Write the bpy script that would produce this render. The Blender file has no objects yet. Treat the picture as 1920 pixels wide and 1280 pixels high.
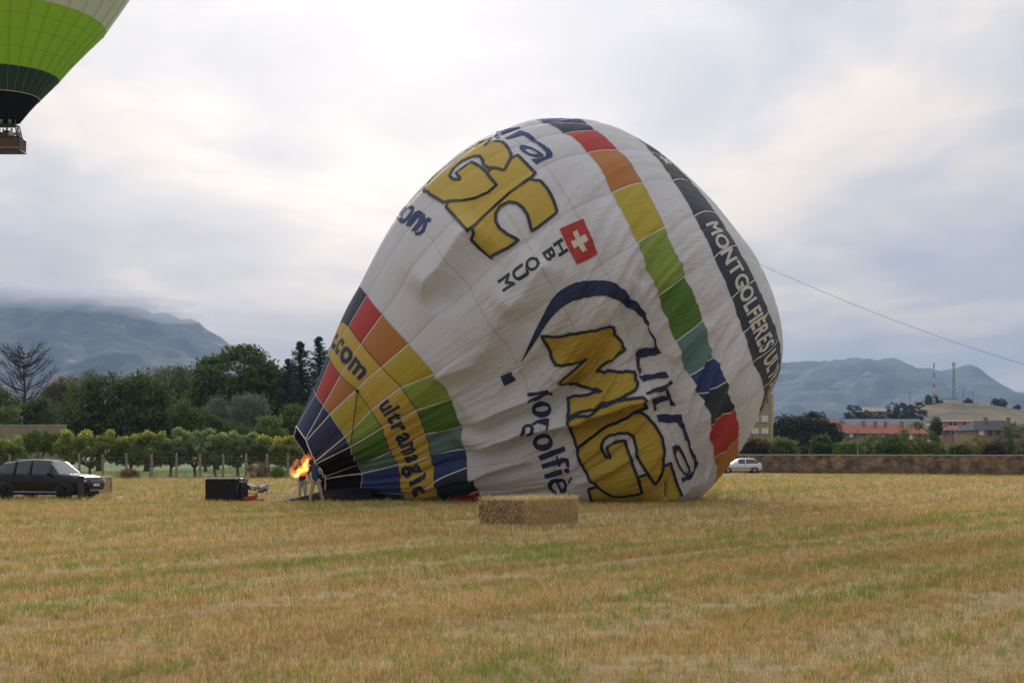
import bpy, bmesh, math, random
import numpy as np
from mathutils import Vector, Matrix, geometry
SC = bpy.context.scene
COL = SC.collection
R = math.radians
# ---------------------------------------------------------------- camera
FPX, CAM_H, HORIZON = 2667.0, 2.2, 844.0          # focal length in photo pixels, eye height, horizon row
cam = bpy.data.cameras.new('camera'); cam_o = bpy.data.objects.new('camera', cam); COL.objects.link(cam_o)
cam_o.location = (0, 0, CAM_H); cam_o.rotation_euler = (R(90), 0, 0)
cam.sensor_width = 36; cam.lens = FPX / 1920 * 36; cam.shift_y = 204 / 1920
cam.clip_start = 0.1; cam.clip_end = 40000
cam.dof.use_dof = True; cam.dof.focus_distance = 60; cam.dof.aperture_fstop = 5.0
SC.camera = cam_o
# ---------------------------------------------------------------- world: overcast sky with a bright patch where the sun stands
SUN_AZ, SUN_EL = -4.5, 17.0                         # azimuth from +Y, elevation
sd = Vector((math.sin(R(SUN_AZ)) * math.cos(R(SUN_EL)), math.cos(R(SUN_AZ)) * math.cos(R(SUN_EL)), math.sin(R(SUN_EL))))
world = bpy.data.worlds.new('World'); SC.world = world; world.use_nodes = True
wt = world.node_tree; wt.nodes.clear()
def wn(t, **k):
    n = wt.nodes.new(t)
    for a, b in k.items(): setattr(n, a, b)
    return n
def wl(a, b): wt.links.new(a, b)
w_out = wn('ShaderNodeOutputWorld'); w_mix = wn('ShaderNodeMixShader'); w_mix.inputs[0].default_value = 0.93
w_sky = wn('ShaderNodeTexSky', sky_type='NISHITA', sun_disc=False)
w_sky.sun_elevation = R(SUN_EL); w_sky.sun_rotation = R(SUN_AZ)
b_sky = wn('ShaderNodeBackground'); b_sky.inputs[1].default_value = 0.10; wl(w_sky.outputs[0], b_sky.inputs[0])
b_cl = wn('ShaderNodeBackground'); b_cl.inputs[1].default_value = 1.0
wl(b_sky.outputs[0], w_mix.inputs[1]); wl(b_cl.outputs[0], w_mix.inputs[2]); wl(w_mix.outputs[0], w_out.inputs[0])
tc = wn('ShaderNodeTexCoord'); sx = wn('ShaderNodeSeparateXYZ'); wl(tc.outputs['Generated'], sx.inputs[0])
def wmath(op, a, b=None, clamp=False):
    n = wn('ShaderNodeMath', operation=op, use_clamp=clamp)
    for i, s in enumerate((a, b)):
        if s is None: continue
        if isinstance(s, (int, float)): n.inputs[i].default_value = s
        else: wl(s, n.inputs[i])
    return n.outputs[0]
zz = wmath('MAXIMUM', sx.outputs[2], 0.0)
den = wmath('ADD', zz, 0.10)
cx = wmath('DIVIDE', sx.outputs[0], den); cy = wmath('DIVIDE', sx.outputs[1], den)
cv = wn('ShaderNodeCombineXYZ'); wl(cx, cv.inputs[0]); wl(cy, cv.inputs[1])
def wnoise(scale, detail, rough, off, dist=0.0, sc=(1, 1, 1)):
    mp = wn('ShaderNodeMapping'); mp.inputs['Location'].default_value = off; mp.inputs['Scale'].default_value = sc
    wl(cv.outputs[0], mp.inputs[0])
    n = wn('ShaderNodeTexNoise'); n.inputs['Scale'].default_value = scale; n.inputs['Detail'].default_value = detail
    n.inputs['Roughness'].default_value = rough; n.inputs['Distortion'].default_value = dist
    wl(mp.outputs[0], n.inputs[0]); return n.outputs[0]
n1 = wnoise(0.85, 5, 0.5, (3.1, 1.7, 0), 0.35, (1.5, 1, 1)); n2 = wnoise(2.0, 5, 0.48, (7.3, 0.4, 0), 0.5, (1.3, 1, 1))
nn = wmath('ADD', wmath('MULTIPLY', n1, 0.74), wmath('MULTIPLY', n2, 0.26))
rmp = wn('ShaderNodeValToRGB'); wl(nn, rmp.inputs[0])
cr_ = rmp.color_ramp; cr_.elements[0].position = 0.40; cr_.elements[0].color = (0.43, 0.465, 0.54, 1)
cr_.elements[1].position = 0.60; cr_.elements[1].color = (0.81, 0.725, 0.645, 1)
e = cr_.elements.new(0.5); e.color = (0.56, 0.565, 0.595, 1)
# brightness: overcast sky is brighter overhead and round the veiled sun
dp = wn('ShaderNodeVectorMath', operation='DOT_PRODUCT'); wl(tc.outputs['Generated'], dp.inputs[0]); dp.inputs[1].default_value = sd
dd = wmath('MAXIMUM', dp.outputs['Value'], 0.0)
g1 = wmath('MULTIPLY', wmath('POWER', dd, 45.0), 0.34); g2 = wmath('MULTIPLY', wmath('POWER', dd, 8.0), 0.06)
gl = wmath('ADD', g1, g2)
sunside = wmath('POWER', wmath('MULTIPLY', wmath('ADD', dp.outputs['Value'], 1.0), 0.5), 1.3)   # cloud is thinner on the sun's side
br = wmath('MULTIPLY', wmath('ADD', wmath('MULTIPLY', zz, 1.30), 0.60), wmath('ADD', wmath('MULTIPLY', sunside, 0.40), 0.58))
mulc = wn('ShaderNodeVectorMath', operation='SCALE'); wl(rmp.outputs[0], mulc.inputs[0]); wl(br, mulc.inputs['Scale'])
glc = wn('ShaderNodeVectorMath', operation='SCALE'); glc.inputs[0].default_value = (1.0, 0.86, 0.70)
wl(wmath('MULTIPLY', gl, wmath('ADD', wmath('MULTIPLY', nn, 1.5), 0.25)), glc.inputs['Scale'])
addc = wn('ShaderNodeVectorMath', operation='ADD'); wl(mulc.outputs[0], addc.inputs[0]); wl(glc.outputs[0], addc.inputs[1])
wl(addc.outputs[0], b_cl.inputs[0])
# ---------------------------------------------------------------- sun behind the cloud layer
sl = bpy.data.lights.new('sun', 'SUN'); sl.energy = 1.5; sl.angle = R(18); sl.color = (1.0, 0.95, 0.88)
so = bpy.data.objects.new('sun', sl); COL.objects.link(so); so.rotation_euler = (-sd).to_track_quat('-Z', 'Y').to_euler()
# ---------------------------------------------------------------- exposure / render
SC.view_settings.view_transform = 'Standard'; SC.view_settings.look = 'None'
SC.view_settings.exposure = 0.48; SC.view_settings.gamma = 1; SC.view_settings.use_curve_mapping = False
SC.render.engine = 'CYCLES'
SC.cycles.use_denoising = True; SC.cycles.max_bounces = 8; SC.cycles.diffuse_bounces = 4; SC.cycles.transparent_max_bounces = 16
SC.cycles.volume_bounces = 0
# ================================================================ helpers
rng = np.random.default_rng(7); random.seed(7)
def WX(px, Y): return (px - 960) * Y / FPX
def WZ(py, Y): return CAM_H + (HORIZON - py) * Y / FPX
def tag(o, label=None, category=None, group=None, kind=None):
    if label: o['label'] = label
    if category: o["category"] = category
    if group: o['group'] = group
    if kind: o['kind'] = kind
    return o
def empty(name, loc=(0, 0, 0), rz=0, **k):
    o = bpy.data.objects.new(name, None); COL.objects.link(o); o.location = loc; o.rotation_euler = (0, 0, rz)
    o.empty_display_size = 0.2
    return tag(o, **k)
def link(name, me, parent=None, loc=None, rot=None, **k):
    o = bpy.data.objects.new(name, me); COL.objects.link(o)
    if parent is not None: o.parent = parent
    if loc is not None: o.location = loc
    if rot is not None: o.rotation_euler = rot
    return tag(o, **k)
def mesh(V, Fc, mats=None, smooth=False, mi=None, name='mesh'):
    me = bpy.data.meshes.new(name); me.from_pydata([tuple(map(float, v)) for v in V], [], [tuple(map(int, f)) for f in Fc]); me.update()
    if mats:
        for m in (mats if isinstance(mats, (list, tuple)) else [mats]): me.materials.append(m)
    if mi is not None: me.polygons.foreach_set('material_index', np.asarray(mi, np.int32))
    if smooth: me.polygons.foreach_set('use_smooth', np.ones(len(me.polygons), bool))
    return me
def quads_mesh(V, mats=None, attr=None, smooth=False):
    """V: (n,4,3) loose quads; attr: per-face float 'tint'."""
    V = np.asarray(V, np.float32); n = len(V); me = bpy.data.meshes.new('mesh')
    me.vertices.add(n * 4); me.vertices.foreach_set('co', V.reshape(-1))
    me.loops.add(n * 4); me.loops.foreach_set('vertex_index', np.arange(n * 4, dtype=np.int32))
    me.polygons.add(n); me.polygons.foreach_set('loop_start', np.arange(0, n * 4, 4, dtype=np.int32))
    me.polygons.foreach_set('loop_total', np.full(n, 4, np.int32))
    if attr is not None:
        a = me.attributes.new('tint', 'FLOAT', 'FACE'); a.data.foreach_set('value', np.asarray(attr, np.float32))
    me.update(calc_edges=True)
    if mats: me.materials.append(mats)
    return me
class MB:
    def __init__(s): s.v = []; s.f = []; s.m = []
    def add(s, V, Fc, m=0):
        b = len(s.v); s.v += [tuple(p) for p in V]; s.f += [tuple(b + i for i in f) for f in Fc]; s.m += [m] * len(Fc); return s
    def box(s, c, d, m=0, rz=0, rx=0, ry=0):
        M = Matrix.Rotation(rz, 3, 'Z') @ Matrix.Rotation(ry, 3, 'Y') @ Matrix.Rotation(rx, 3, 'X')
        V = [Vector(c) + M @ Vector((x * d[0] / 2, y * d[1] / 2, z * d[2] / 2)) for z in (-1, 1) for y in (-1, 1) for x in (-1, 1)]
        return s.add(V, [(0, 2, 3, 1), (4, 5, 7, 6), (0, 1, 5, 4), (2, 6, 7, 3), (0, 4, 6, 2), (1, 3, 7, 5)], m)
    def tube(s, pts, rad, n=8, m=0, cap=True):
        pts = [Vector(p) for p in pts]; rad = rad if isinstance(rad, (list, tuple)) else [rad] * len(pts)
        V = []; k = len(pts); up = None
        for i, p in enumerate(pts):
            d = (pts[min(i + 1, k - 1)] - pts[max(i - 1, 0)]).normalized()
            if up is None: up = Vector((0, 0, 1)) if abs(d.z) < .9 else Vector((1, 0, 0))
            a = d.cross(up)
            if a.length < 1e-5: a = d.cross(Vector((0, 1, 0)))
            a.normalize(); b = d.cross(a).normalized(); up = -b if b.length else up
            up = a.cross(d).normalized()
            for j in range(n):
                t = 2 * math.pi * j / n; V.append(p + rad[i] * (a * math.cos(t) + up * math.sin(t)))
        Fc = [(i * n + j, (i + 1) * n + j, (i + 1) * n + (j + 1) % n, i * n + (j + 1) % n) for i in range(k - 1) for j in range(n)]
        if cap: Fc += [tuple(range(n)), tuple((k - 1) * n + j for j in range(n - 1, -1, -1))]
        return s.add(V, Fc, m)
    def lathe(s, prof, n=24, m=0, M=None):
        V = [];
        for r, z in prof:
            for j in range(n):
                t = 2 * math.pi * j / n; p = Vector((r * math.cos(t), r * math.sin(t), z)); V.append(M @ p if M else p)
        Fc = [(i * n + j, i * n + (j + 1) % n, (i + 1) * n + (j + 1) % n, (i + 1) * n + j) for i in range(len(prof) - 1) for j in range(n)]
        return s.add(V, Fc, m)
    def ball(s, c, r, nu=12, nv=8, m=0):
        r = r if isinstance(r, (tuple, list)) else (r, r, r)
        prof = [(max(1e-4, math.sin(math.pi * i / nv)), -math.cos(math.pi * i / nv)) for i in range(nv + 1)]
        return s.lathe(prof, nu, m, Matrix.Translation(c) @ Matrix.Diagonal((r[0], r[1], r[2], 1)))
    def prism(s, poly, y0, y1, m=0):
        n = len(poly); V = [(x, y0, z) for x, z in poly] + [(x, y1, z) for x, z in poly]
        return s.add(V, [tuple(range(n)), tuple(range(2 * n - 1, n - 1, -1))] + [(i, i + n, (i + 1) % n + n, (i + 1) % n) for i in range(n)], m)
    def me(s, mats, smooth=False): return mesh(s.v, s.f, mats, smooth, s.m)
    def build(s, name, mats, parent=None, smooth=False, loc=None, **k): return link(name, s.me(mats, smooth), parent, loc, **k)
# ---------------------------------------------------------------- materials
MATS = {}
def mat(name, base, rough=0.7, var=0.0, vscale=3.0, bump=0.0, bscale=20.0, metal=0.0, coord='Object', col2=None, spec=0.5, stretch=(1, 1, 1), detail=4, transl=0.0, coat=0.0):
    if name in MATS: return MATS[name]
    m = bpy.data.materials.new(name); m.use_nodes = True; nt = m.node_tree; N = nt.nodes; Lk = nt.links.new
    bs = N['Principled BSDF']; bs.inputs['Roughness'].default_value = rough; bs.inputs['Metallic'].default_value = metal
    bs.inputs['Specular IOR Level'].default_value = spec; bs.inputs['Coat Weight'].default_value = coat
    base4 = (*base, 1); bs.inputs['Base Color'].default_value = base4
    tcn = N.new('ShaderNodeTexCoord'); mp = N.new('ShaderNodeMapping'); mp.inputs['Scale'].default_value = stretch; Lk(tcn.outputs[coord], mp.inputs[0])
    if var > 0 or col2:
        nz = N.new('ShaderNodeTexNoise'); nz.inputs['Scale'].default_value = vscale; nz.inputs['Detail'].default_value = detail; nz.inputs['Roughness'].default_value = 0.6
        Lk(mp.outputs[0], nz.inputs[0]); rp = N.new('ShaderNodeValToRGB'); Lk(nz.outputs[0], rp.inputs[0])
        c2 = col2 if col2 else tuple(min(1, c * (1 + var)) for c in base); c1 = base if col2 else tuple(c * (1 - var) for c in base)
        rp.color_ramp.elements[0].color = (*c1, 1); rp.color_ramp.elements[1].color = (*c2, 1)
        rp.color_ramp.elements[0].position = 0.33; rp.color_ramp.elements[1].position = 0.68
        Lk(rp.outputs[0], bs.inputs['Base Color']); src = rp.outputs[0]
    else: src = None
    if bump > 0:
        nb = N.new('ShaderNodeTexNoise'); nb.inputs['Scale'].default_value = bscale; nb.inputs['Detail'].default_value = 5; Lk(mp.outputs[0], nb.inputs[0])
        bp = N.new('ShaderNodeBump'); bp.inputs['Strength'].default_value = 1; bp.inputs['Distance'].default_value = bump; Lk(nb.outputs[0], bp.inputs['Height']); Lk(bp.outputs[0], bs.inputs['Normal'])
    if transl > 0:
        tr = N.new('ShaderNodeBsdfTranslucent'); tr.inputs[0].default_value = base4
        if src: Lk(src, tr.inputs[0])
        mx = N.new('ShaderNodeMixShader'); mx.inputs[0].default_value = transl
        Lk(bs.outputs[0], mx.inputs[1]); Lk(tr.outputs[0], mx.inputs[2]); Lk(mx.outputs[0], N['Material Output'].inputs[0])
    MATS[name] = m; return m
def leaf_mat(name, dark, light, tip=None):
    if name in MATS: return MATS[name]
    m = bpy.data.materials.new(name); m.use_nodes = True; nt = m.node_tree; N = nt.nodes; Lk = nt.links.new
    bs = N['Principled BSDF']; bs.inputs['Roughness'].default_value = 0.6; bs.inputs['Specular IOR Level'].default_value = 0.25
    at = N.new('ShaderNodeAttribute'); at.attribute_name = 'tint'; rp = N.new('ShaderNodeValToRGB'); Lk(at.outputs['Fac'], rp.inputs[0])
    el = rp.color_ramp.elements; el[0].color = (*dark, 1); el[0].position = 0.0; el[1].color = (*light, 1); el[1].position = 0.7 if tip else 1.0
    if tip: t = el.new(1.0); t.color = (*tip, 1)
    Lk(rp.outputs[0], bs.inputs['Base Color']); tr = N.new('ShaderNodeBsdfTranslucent'); Lk(rp.outputs[0], tr.inputs[0])
    mx = N.new('ShaderNodeMixShader'); mx.inputs[0].default_value = 0.42; Lk(bs.outputs[0], mx.inputs[1]); Lk(tr.outputs[0], mx.inputs[2]); Lk(mx.outputs[0], N['Material Output'].inputs[0])
    MATS[name] = m; return m
# ================================================================ ground
def ground_mat():
    m = bpy.data.materials.new('stubble_soil'); m.use_nodes = True; nt = m.node_tree; N = nt.nodes; Lk = nt.links.new
    bs = N['Principled BSDF']; bs.inputs['Roughness'].default_value = 0.95; bs.inputs['Specular IOR Level'].default_value = 0.1
    tcn = N.new('ShaderNodeTexCoord')
    def noise(scale, det, sc=(1, 1, 1), rot=0):
        mp = N.new('ShaderNodeMapping'); mp.inputs['Scale'].default_value = sc; mp.inputs['Rotation'].default_value = (0, 0, rot); Lk(tcn.outputs['Object'], mp.inputs[0])
        n = N.new('ShaderNodeTexNoise'); n.inputs['Scale'].default_value = scale; n.inputs['Detail'].default_value = det; n.inputs['Roughness'].default_value = 0.65; Lk(mp.outputs[0], n.inputs[0]); return n.outputs[0]
    def ramp(s, a, b, p0, p1):
        r = N.new('ShaderNodeValToRGB'); Lk(s, r.inputs[0]); e = r.color_ramp.elements
        e[0].color = (*a, 1); e[1].color = (*b, 1); e[0].position = p0; e[1].position = p1; return r.outputs[0]
    def mix(f, a, b):
        x = N.new('ShaderNodeMix'); x.data_type = 'RGBA'; Lk(f, x.inputs[0]); Lk(a, x.inputs[6]); Lk(b, x.inputs[7]); return x.outputs[2]
    straw = ramp(noise(30, 6), (0.26, 0.165, 0.07), (0.52, 0.37, 0.18), 0.3, 0.7)
    pale = ramp(noise(14, 5), (0.40, 0.29, 0.16), (0.60, 0.47, 0.28), 0.3, 0.7)
    green = ramp(noise(9, 5), (0.13, 0.17, 0.04), (0.26, 0.28, 0.08), 0.3, 0.7)
    rows = ramp(noise(0.8, 4, (0.06, 1, 1), R(-52)), (0, 0, 0), (1, 1, 1), 0.47, 0.62)
    gr = ramp(noise(0.42, 6, (0.12, 1, 1), R(-52)), (0, 0, 0), (1, 1, 1), 0.55, 0.72)
    c = mix(rows, straw, pale); gm = N.new('ShaderNodeMath'); gm.operation = 'MULTIPLY'; Lk(gr, gm.inputs[0]); gm.inputs[1].default_value = 0.6
    c = mix(gm.outputs[0], c, green); Lk(c, bs.inputs['Base Color'])
    bp = N.new('ShaderNodeBump'); bp.inputs['Distance'].default_value = 0.06; Lk(noise(18, 6), bp.inputs['Height']); Lk(bp.outputs[0], bs.inputs['Normal'])
    return m
m_soil = ground_mat()
def sheet(name, poly, z, m, **k): return link(name, mesh([(x, y, z) for x, y in poly], [tuple(range(len(poly)))], m), **k)
m_far = mat('far_ground', (0.10, 0.12, 0.05), 0.95, 0.4, 0.02, col2=(0.24, 0.2, 0.1))
m_lawn = mat('lawn', (0.16, 0.24, 0.035), 0.95, 0.3, 0.5, 0.05, 6)
sheet('ground', [(-9000, -300), (9000, -300), (9000, 12000), (-9000, 12000)], 0, m_far, kind='structure')
sheet('field', [(-160, -60), (160, -60), (160, 121), (40, 140), (16, 147), (-12, 118), (-160, 110)], 0.004, m_soil, kind='structure')
sheet('lawn', [(-160, 110), (-12, 118), (10, 140), (10, 190), (-160, 190)], 0.004, m_lawn, kind='structure')
# ---- stubble and regrowth: blades instanced on points
def fbm(x, y, seed, oct=3):
    r = np.random.default_rng(seed); T = r.random((64, 64)); out = 0; a = 1; tot = 0
    for o in range(oct):
        xi = np.floor(x).astype(int); yi = np.floor(y).astype(int); fx = x - xi; fy = y - yi; fx = fx * fx * (3 - 2 * fx); fy = fy * fy * (3 - 2 * fy)
        g = lambda i, j: T[i % 64, j % 64]
        out = out + a * (g(xi, yi) * (1 - fx) * (1 - fy) + g(xi + 1, yi) * fx * (1 - fy) + g(xi, yi + 1) * (1 - fx) * fy + g(xi + 1, yi + 1) * fx * fy)
        tot += a; a *= .5; x = x * 2.03 + 11.3; y = y * 2.03 + 5.7
    return out / tot
def tufts(cname, n_var, blades, h, spread, w, bend, mats, lay=0.0):
    c = bpy.data.collections.new(cname)
    for i in range(n_var):
        r = np.random.default_rng(100 + i + hash(cname) % 7 * 0 + len(cname)); Q = []
        for b in range(blades):
            a = r.uniform(0, 6.283); d = spread * math.sqrt(r.random()); p = np.array([math.cos(a) * d, math.sin(a) * d, 0])
            flat = r.random() < lay
            hh = h * r.uniform(.5, 1.25); la = r.uniform(0, 6.283); ln = hh * (r.uniform(.1, bend) if not flat else 1.6)
            q = p + np.array([math.cos(la) * ln, math.sin(la) * ln, hh if not flat else hh * r.uniform(.05, .3)])
            mid = (p + q) / 2 + np.array([0, 0, hh * .08]); s = np.array([math.sin(a * 3), math.cos(a * 3), 0]) * w * r.uniform(.6, 1.3) / 2
            Q.append([p - s, p + s, mid + s * .9, mid - s * .9]); Q.append([mid - s * .9, mid + s * .9, q + s * .25, q - s * .25])
        me = quads_mesh(np.array(Q), mats, np.repeat(r.random(blades), 2)); o = bpy.data.objects.new(cname + '_blade', me); c.objects.link(o)
    return c
def scatter(name, pts, rot, scl, idx, coll, **k):
    me = bpy.data.meshes.new(name); me.vertices.add(len(pts)); me.vertices.foreach_set('co', np.asarray(pts, np.float32).reshape(-1))
    for nm, arr in (('rz', rot), ('sc', scl)):
        a = me.attributes.new(nm, 'FLOAT', 'POINT'); a.data.foreach_set('value', np.asarray(arr, np.float32))
    a = me.attributes.new('ix', 'INT', 'POINT'); a.data.foreach_set('value', np.asarray(idx, np.int32))
    o = link(name, me, **k); ng = bpy.data.node_groups.new(name, 'GeometryNodeTree')
    ng.interface.new_socket('Geometry', in_out='INPUT', socket_type='NodeSocketGeometry'); ng.interface.new_socket('Geometry', in_out='OUTPUT', socket_type='NodeSocketGeometry')
    gi = ng.nodes.new('NodeGroupInput'); go = ng.nodes.new('NodeGroupOutput'); ip = ng.nodes.new('GeometryNodeInstanceOnPoints'); ci = ng.nodes.new('GeometryNodeCollectionInfo')
    ci.inputs['Collection'].default_value = coll; ci.inputs['Separate Children'].default_value = True; ci.inputs['Reset Children'].default_value = True
    def att(nm, t):
        n = ng.nodes.new('GeometryNodeInputNamedAttribute'); n.data_type = t; n.inputs[0].default_value = nm; return n.outputs[0]
    cb = ng.nodes.new('ShaderNodeCombineXYZ'); ng.links.new(att('rz', 'FLOAT'), cb.inputs[2])
    ng.links.new(gi.outputs[0], ip.inputs['Points']); ng.links.new(ci.outputs[0], ip.inputs['Instance']); ip.inputs['Pick Instance'].default_value = True
    ng.links.new(att('ix', 'INT'), ip.inputs['Instance Index']); ng.links.new(cb.outputs[0], ip.inputs['Rotation']); ng.links.new(att('sc', 'FLOAT'), ip.inputs['Scale'])
    ng.links.new(ip.outputs[0], go.inputs[0]); md = o.modifiers.new('scatter', 'NODES'); md.node_group = ng; return o
m_straw = leaf_mat('straw_blade', (0.44, 0.265, 0.085), (0.70, 0.49, 0.19), (0.82, 0.66, 0.36))
m_grass = leaf_mat('grass_blade', (0.17, 0.24, 0.035), (0.30, 0.38, 0.07), (0.46, 0.44, 0.14))
m_straw2 = leaf_mat('pale_straw_blade', (0.52, 0.38, 0.19), (0.76, 0.61, 0.36), (0.86, 0.74, 0.50)); m_straw3 = leaf_mat('brown_straw_blade', (0.31, 0.19, 0.075), (0.52, 0.35, 0.15), (0.62, 0.46, 0.23))
c_straw = tufts('straw_a', 6, 14, 0.10, 0.11, 0.008, 0.45, m_straw, lay=0.30)
for nm_, a_ in (('straw_b', (5, 12, 0.07, 0.16, 0.009, 0.9, m_straw2, 0.75)), ('straw_c', (5, 13, 0.085, 0.10, 0.008, 0.5, m_straw3, 0.3))):
    for o_ in list(tufts(nm_, *a_).objects): c_straw.objects.link(o_)
c_grass = tufts('grass', 5, 12, 0.12, 0.09, 0.007, 0.7, m_grass)
def zone(y0, y1, dens, margin=1.12):
    n = int(dens * (y1 - y0) * (y0 + y1) / 2 * 0.72 * margin); y = np.sqrt(rng.uniform(y0 * y0, y1 * y1, n)); x = rng.uniform(-.5, .5, n) * y * 0.72 * margin; return x, y
P = [];S = []
for y0, y1, dn, sc in ((10.5, 20, 150, .8), (20, 34, 75, 1.0), (34, 60, 30, 1.35), (60, 128, 7, 1.9)):
    x, y = zone(y0, y1, dn); P.append(np.stack([x, y], 1)); S.append(np.full(len(x), sc))
P = np.concatenate(P); S = np.concatenate(S)
ca, sa = math.cos(R(52)), math.sin(R(52)); al = P[:, 0] * ca + P[:, 1] * sa; ac = -P[:, 0] * sa + P[:, 1] * ca
rows_n = fbm(al * .03 + 40, ac * .8 + 40, 3); grn = fbm(al * .045 + 9, ac * .42 + 30, 5, 4); fine = fbm(P[:, 0] * .9 + 70, P[:, 1] * .9, 8)
gprob = np.clip((grn * .65 + fine * .35 - .50) * 3.6, 0.12, .5) * np.where(P[:, 1] > 62, .8, 1)
ph = (ac / 2.9 + .5 * fbm(al * .08 + 3, ac * .1, 15, 2)) % 1.0                     # passes of the combine
line = np.exp(-((ph - .5) / .055) ** 2); strip = np.exp(-((ph - .22) / .13) ** 2) * np.clip((fbm(al * .07 + 60, ac * .12, 16, 3) - .42) * 5, 0, 1)
gprob = np.clip(gprob * .8 + .42 * strip, 0, .75) * (1 - .7 * line)
isg = rng.random(len(P)) < gprob
pale_n = fbm(al * .05 + 17, ac * 1.1 + 3, 11, 3); brn_n = fbm(al * .05 + 7, ac * 1.3 + 13, 12, 3)
kindn = np.where(rng.random(len(P)) < np.clip((pale_n - .52) * 4 + .08 + .7 * line, .03, .9), 1, np.where(rng.random(len(P)) < np.clip((brn_n - .5) * 4 + .2, .08, .65), 2, 0))
thin = rng.random(len(P)) > np.clip((fbm(P[:, 0] * .5 + 31, P[:, 1] * .5 + 3, 13, 3) - .56) * 5, 0, .75)
sidx = np.where(kindn == 0, rng.integers(0, 6, len(P)), np.where(kindn == 1, 6 + rng.integers(0, 5, len(P)), 11 + rng.integers(0, 5, len(P))))
hscale = S * (0.6 + .7 * rows_n) * rng.uniform(.7, 1.25, len(P))
inside = (P[:, 1] < 108 + np.clip(P[:, 0] + 12, 0, 28) * 1.0)
for nm, msk, cl, nv, lab in (('stubble', ~isg, c_straw, 6, 'dry golden cereal stubble covering the field'), ('grass', isg, c_grass, 5, 'patches of fresh green regrowth among the stubble')):
    msk = msk & inside & (thin | isg); q = P[msk]
    scatter(nm, np.c_[q, np.full(len(q), .004)], rng.uniform(0, 6.28, len(q)), hscale[msk], (sidx[msk] if nm == 'stubble' else rng.integers(0, nv, len(q))), cl, label=lab, category='grass' if nm == 'grass' else 'stubble', kind='stuff')
# ================================================================ mountains and hill
def interp(xs, tab): a = np.array(tab, float); return np.interp(xs, a[:, 0], a[:, 1])
def mountain(name, ridge, Yr, depth, m, seed, rough=1.0, nx=220, ny=50):
    pxs = np.linspace(ridge[0][0], ridge[-1][0], nx); V = []
    H = WZ(interp(pxs, ridge), Yr); H = H * (1 + .03 * rough * (fbm(pxs * .07, pxs * 0 + 3, seed + 5, 4) - .5) * 2 * (Yr > 1000))
    X = WX(pxs, Yr); u = np.linspace(0, 1, ny)
    for j in range(ny):
        f = u[j]; Yj = Yr - depth * (1 - f) if f <= 1 else Yr
        prof = f ** 1.25
        nz = (fbm(X * .0022 * 1.3 + 5, np.full(nx, Yj * .0022), seed, 5) - .5) * 2
        gul = np.abs(fbm(X * .004 + 3, np.full(nx, Yj * .0012), seed + 1, 4) - .5) * 2
        z = H * (prof + rough * (.24 * nz - .30 * gul + .09) * (f * (1 - f) * 4) ** .7)
        for i in range(nx): V.append((X[i] * (Yj / Yr) ** .5, Yj, max(z[i], -5) if j else -5))
    for i in range(nx): V.append((X[i], Yr + depth * .5, -5))
    Fc = [(j * nx + i, j * nx + i + 1, (j + 1) * nx + i + 1, (j + 1) * nx + i) for j in range(ny) for i in range(nx - 1)]
    return link(name, mesh(V, Fc, m, True), kind='structure')
def mountain_mat():
    m = mat('mountain_slope', (0.015, 0.03, 0.022), 0.95, 0, 0.016, col2=(0.075, 0.09, 0.06), detail=8)
    nt = m.node_tree; N = nt.nodes; Lk = nt.links.new; bs = N['Principled BSDF']; src = bs.inputs['Base Color'].links[0].from_socket
    tcn = N.new('ShaderNodeTexCoord'); mp = N.new('ShaderNodeMapping'); mp.inputs['Scale'].default_value = (.5, .5, 1.4); Lk(tcn.outputs['Object'], mp.inputs[0])
    nz = N.new('ShaderNodeTexNoise'); nz.inputs['Scale'].default_value = .016; nz.inputs['Detail'].default_value = 7; nz.inputs['Roughness'].default_value = .62; Lk(mp.outputs[0], nz.inputs[0])
    rp = N.new('ShaderNodeValToRGB'); Lk(nz.outputs[0], rp.inputs[0]); rp.color_ramp.elements[0].position = .61; rp.color_ramp.elements[1].position = .70
    mx = N.new('ShaderNodeMix'); mx.data_type = 'RGBA'; Lk(rp.outputs[0], mx.inputs[0]); Lk(src, mx.inputs[6]); mx.inputs[7].default_value = (.28, .27, .25, 1); Lk(mx.outputs[2], bs.inputs['Base Color'])
    return m
m_mtn = mountain_mat()
mountain('mountain_west', [(-900, 600), (-400, 560), (-100, 556), (60, 560), (160, 566), (260, 580), (330, 592), (370, 606), (400, 624), (430, 643), (480, 672), (540, 705), (640, 760), (760, 815), (900, 850)], 4600, 2300, m_mtn, 21)
mountain('mountain_east', [(1000, 790), (1150, 740), (1300, 700), (1420, 684), (1468, 679), (1510, 680), (1560, 676), (1590, 671), (1610, 672), (1640, 675), (1675, 671), (1690, 676), (1702, 687), (1740, 689), (1765, 694), (1788, 688), (1806, 684), (1822, 690), (1845, 703), (1870, 720), (1920, 748), (2000, 790), (2150, 830), (2300, 850)], 5600, 2600, m_mtn, 33, .9)
m_hill = mat('dry_hill_grass', (0.06, 0.065, 0.028), 0.95, 0, .05, col2=(0.21, 0.155, 0.078), detail=7)
mountain('hill', [(1480, 838), (1560, 822), (1620, 795), (1680, 772), (1730, 757), (1760, 752), (1840, 753), (1880, 760), (1930, 770), (2050, 790), (2300, 835)], 720, 230, m_hill, 51, .55, 120, 26)
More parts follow.
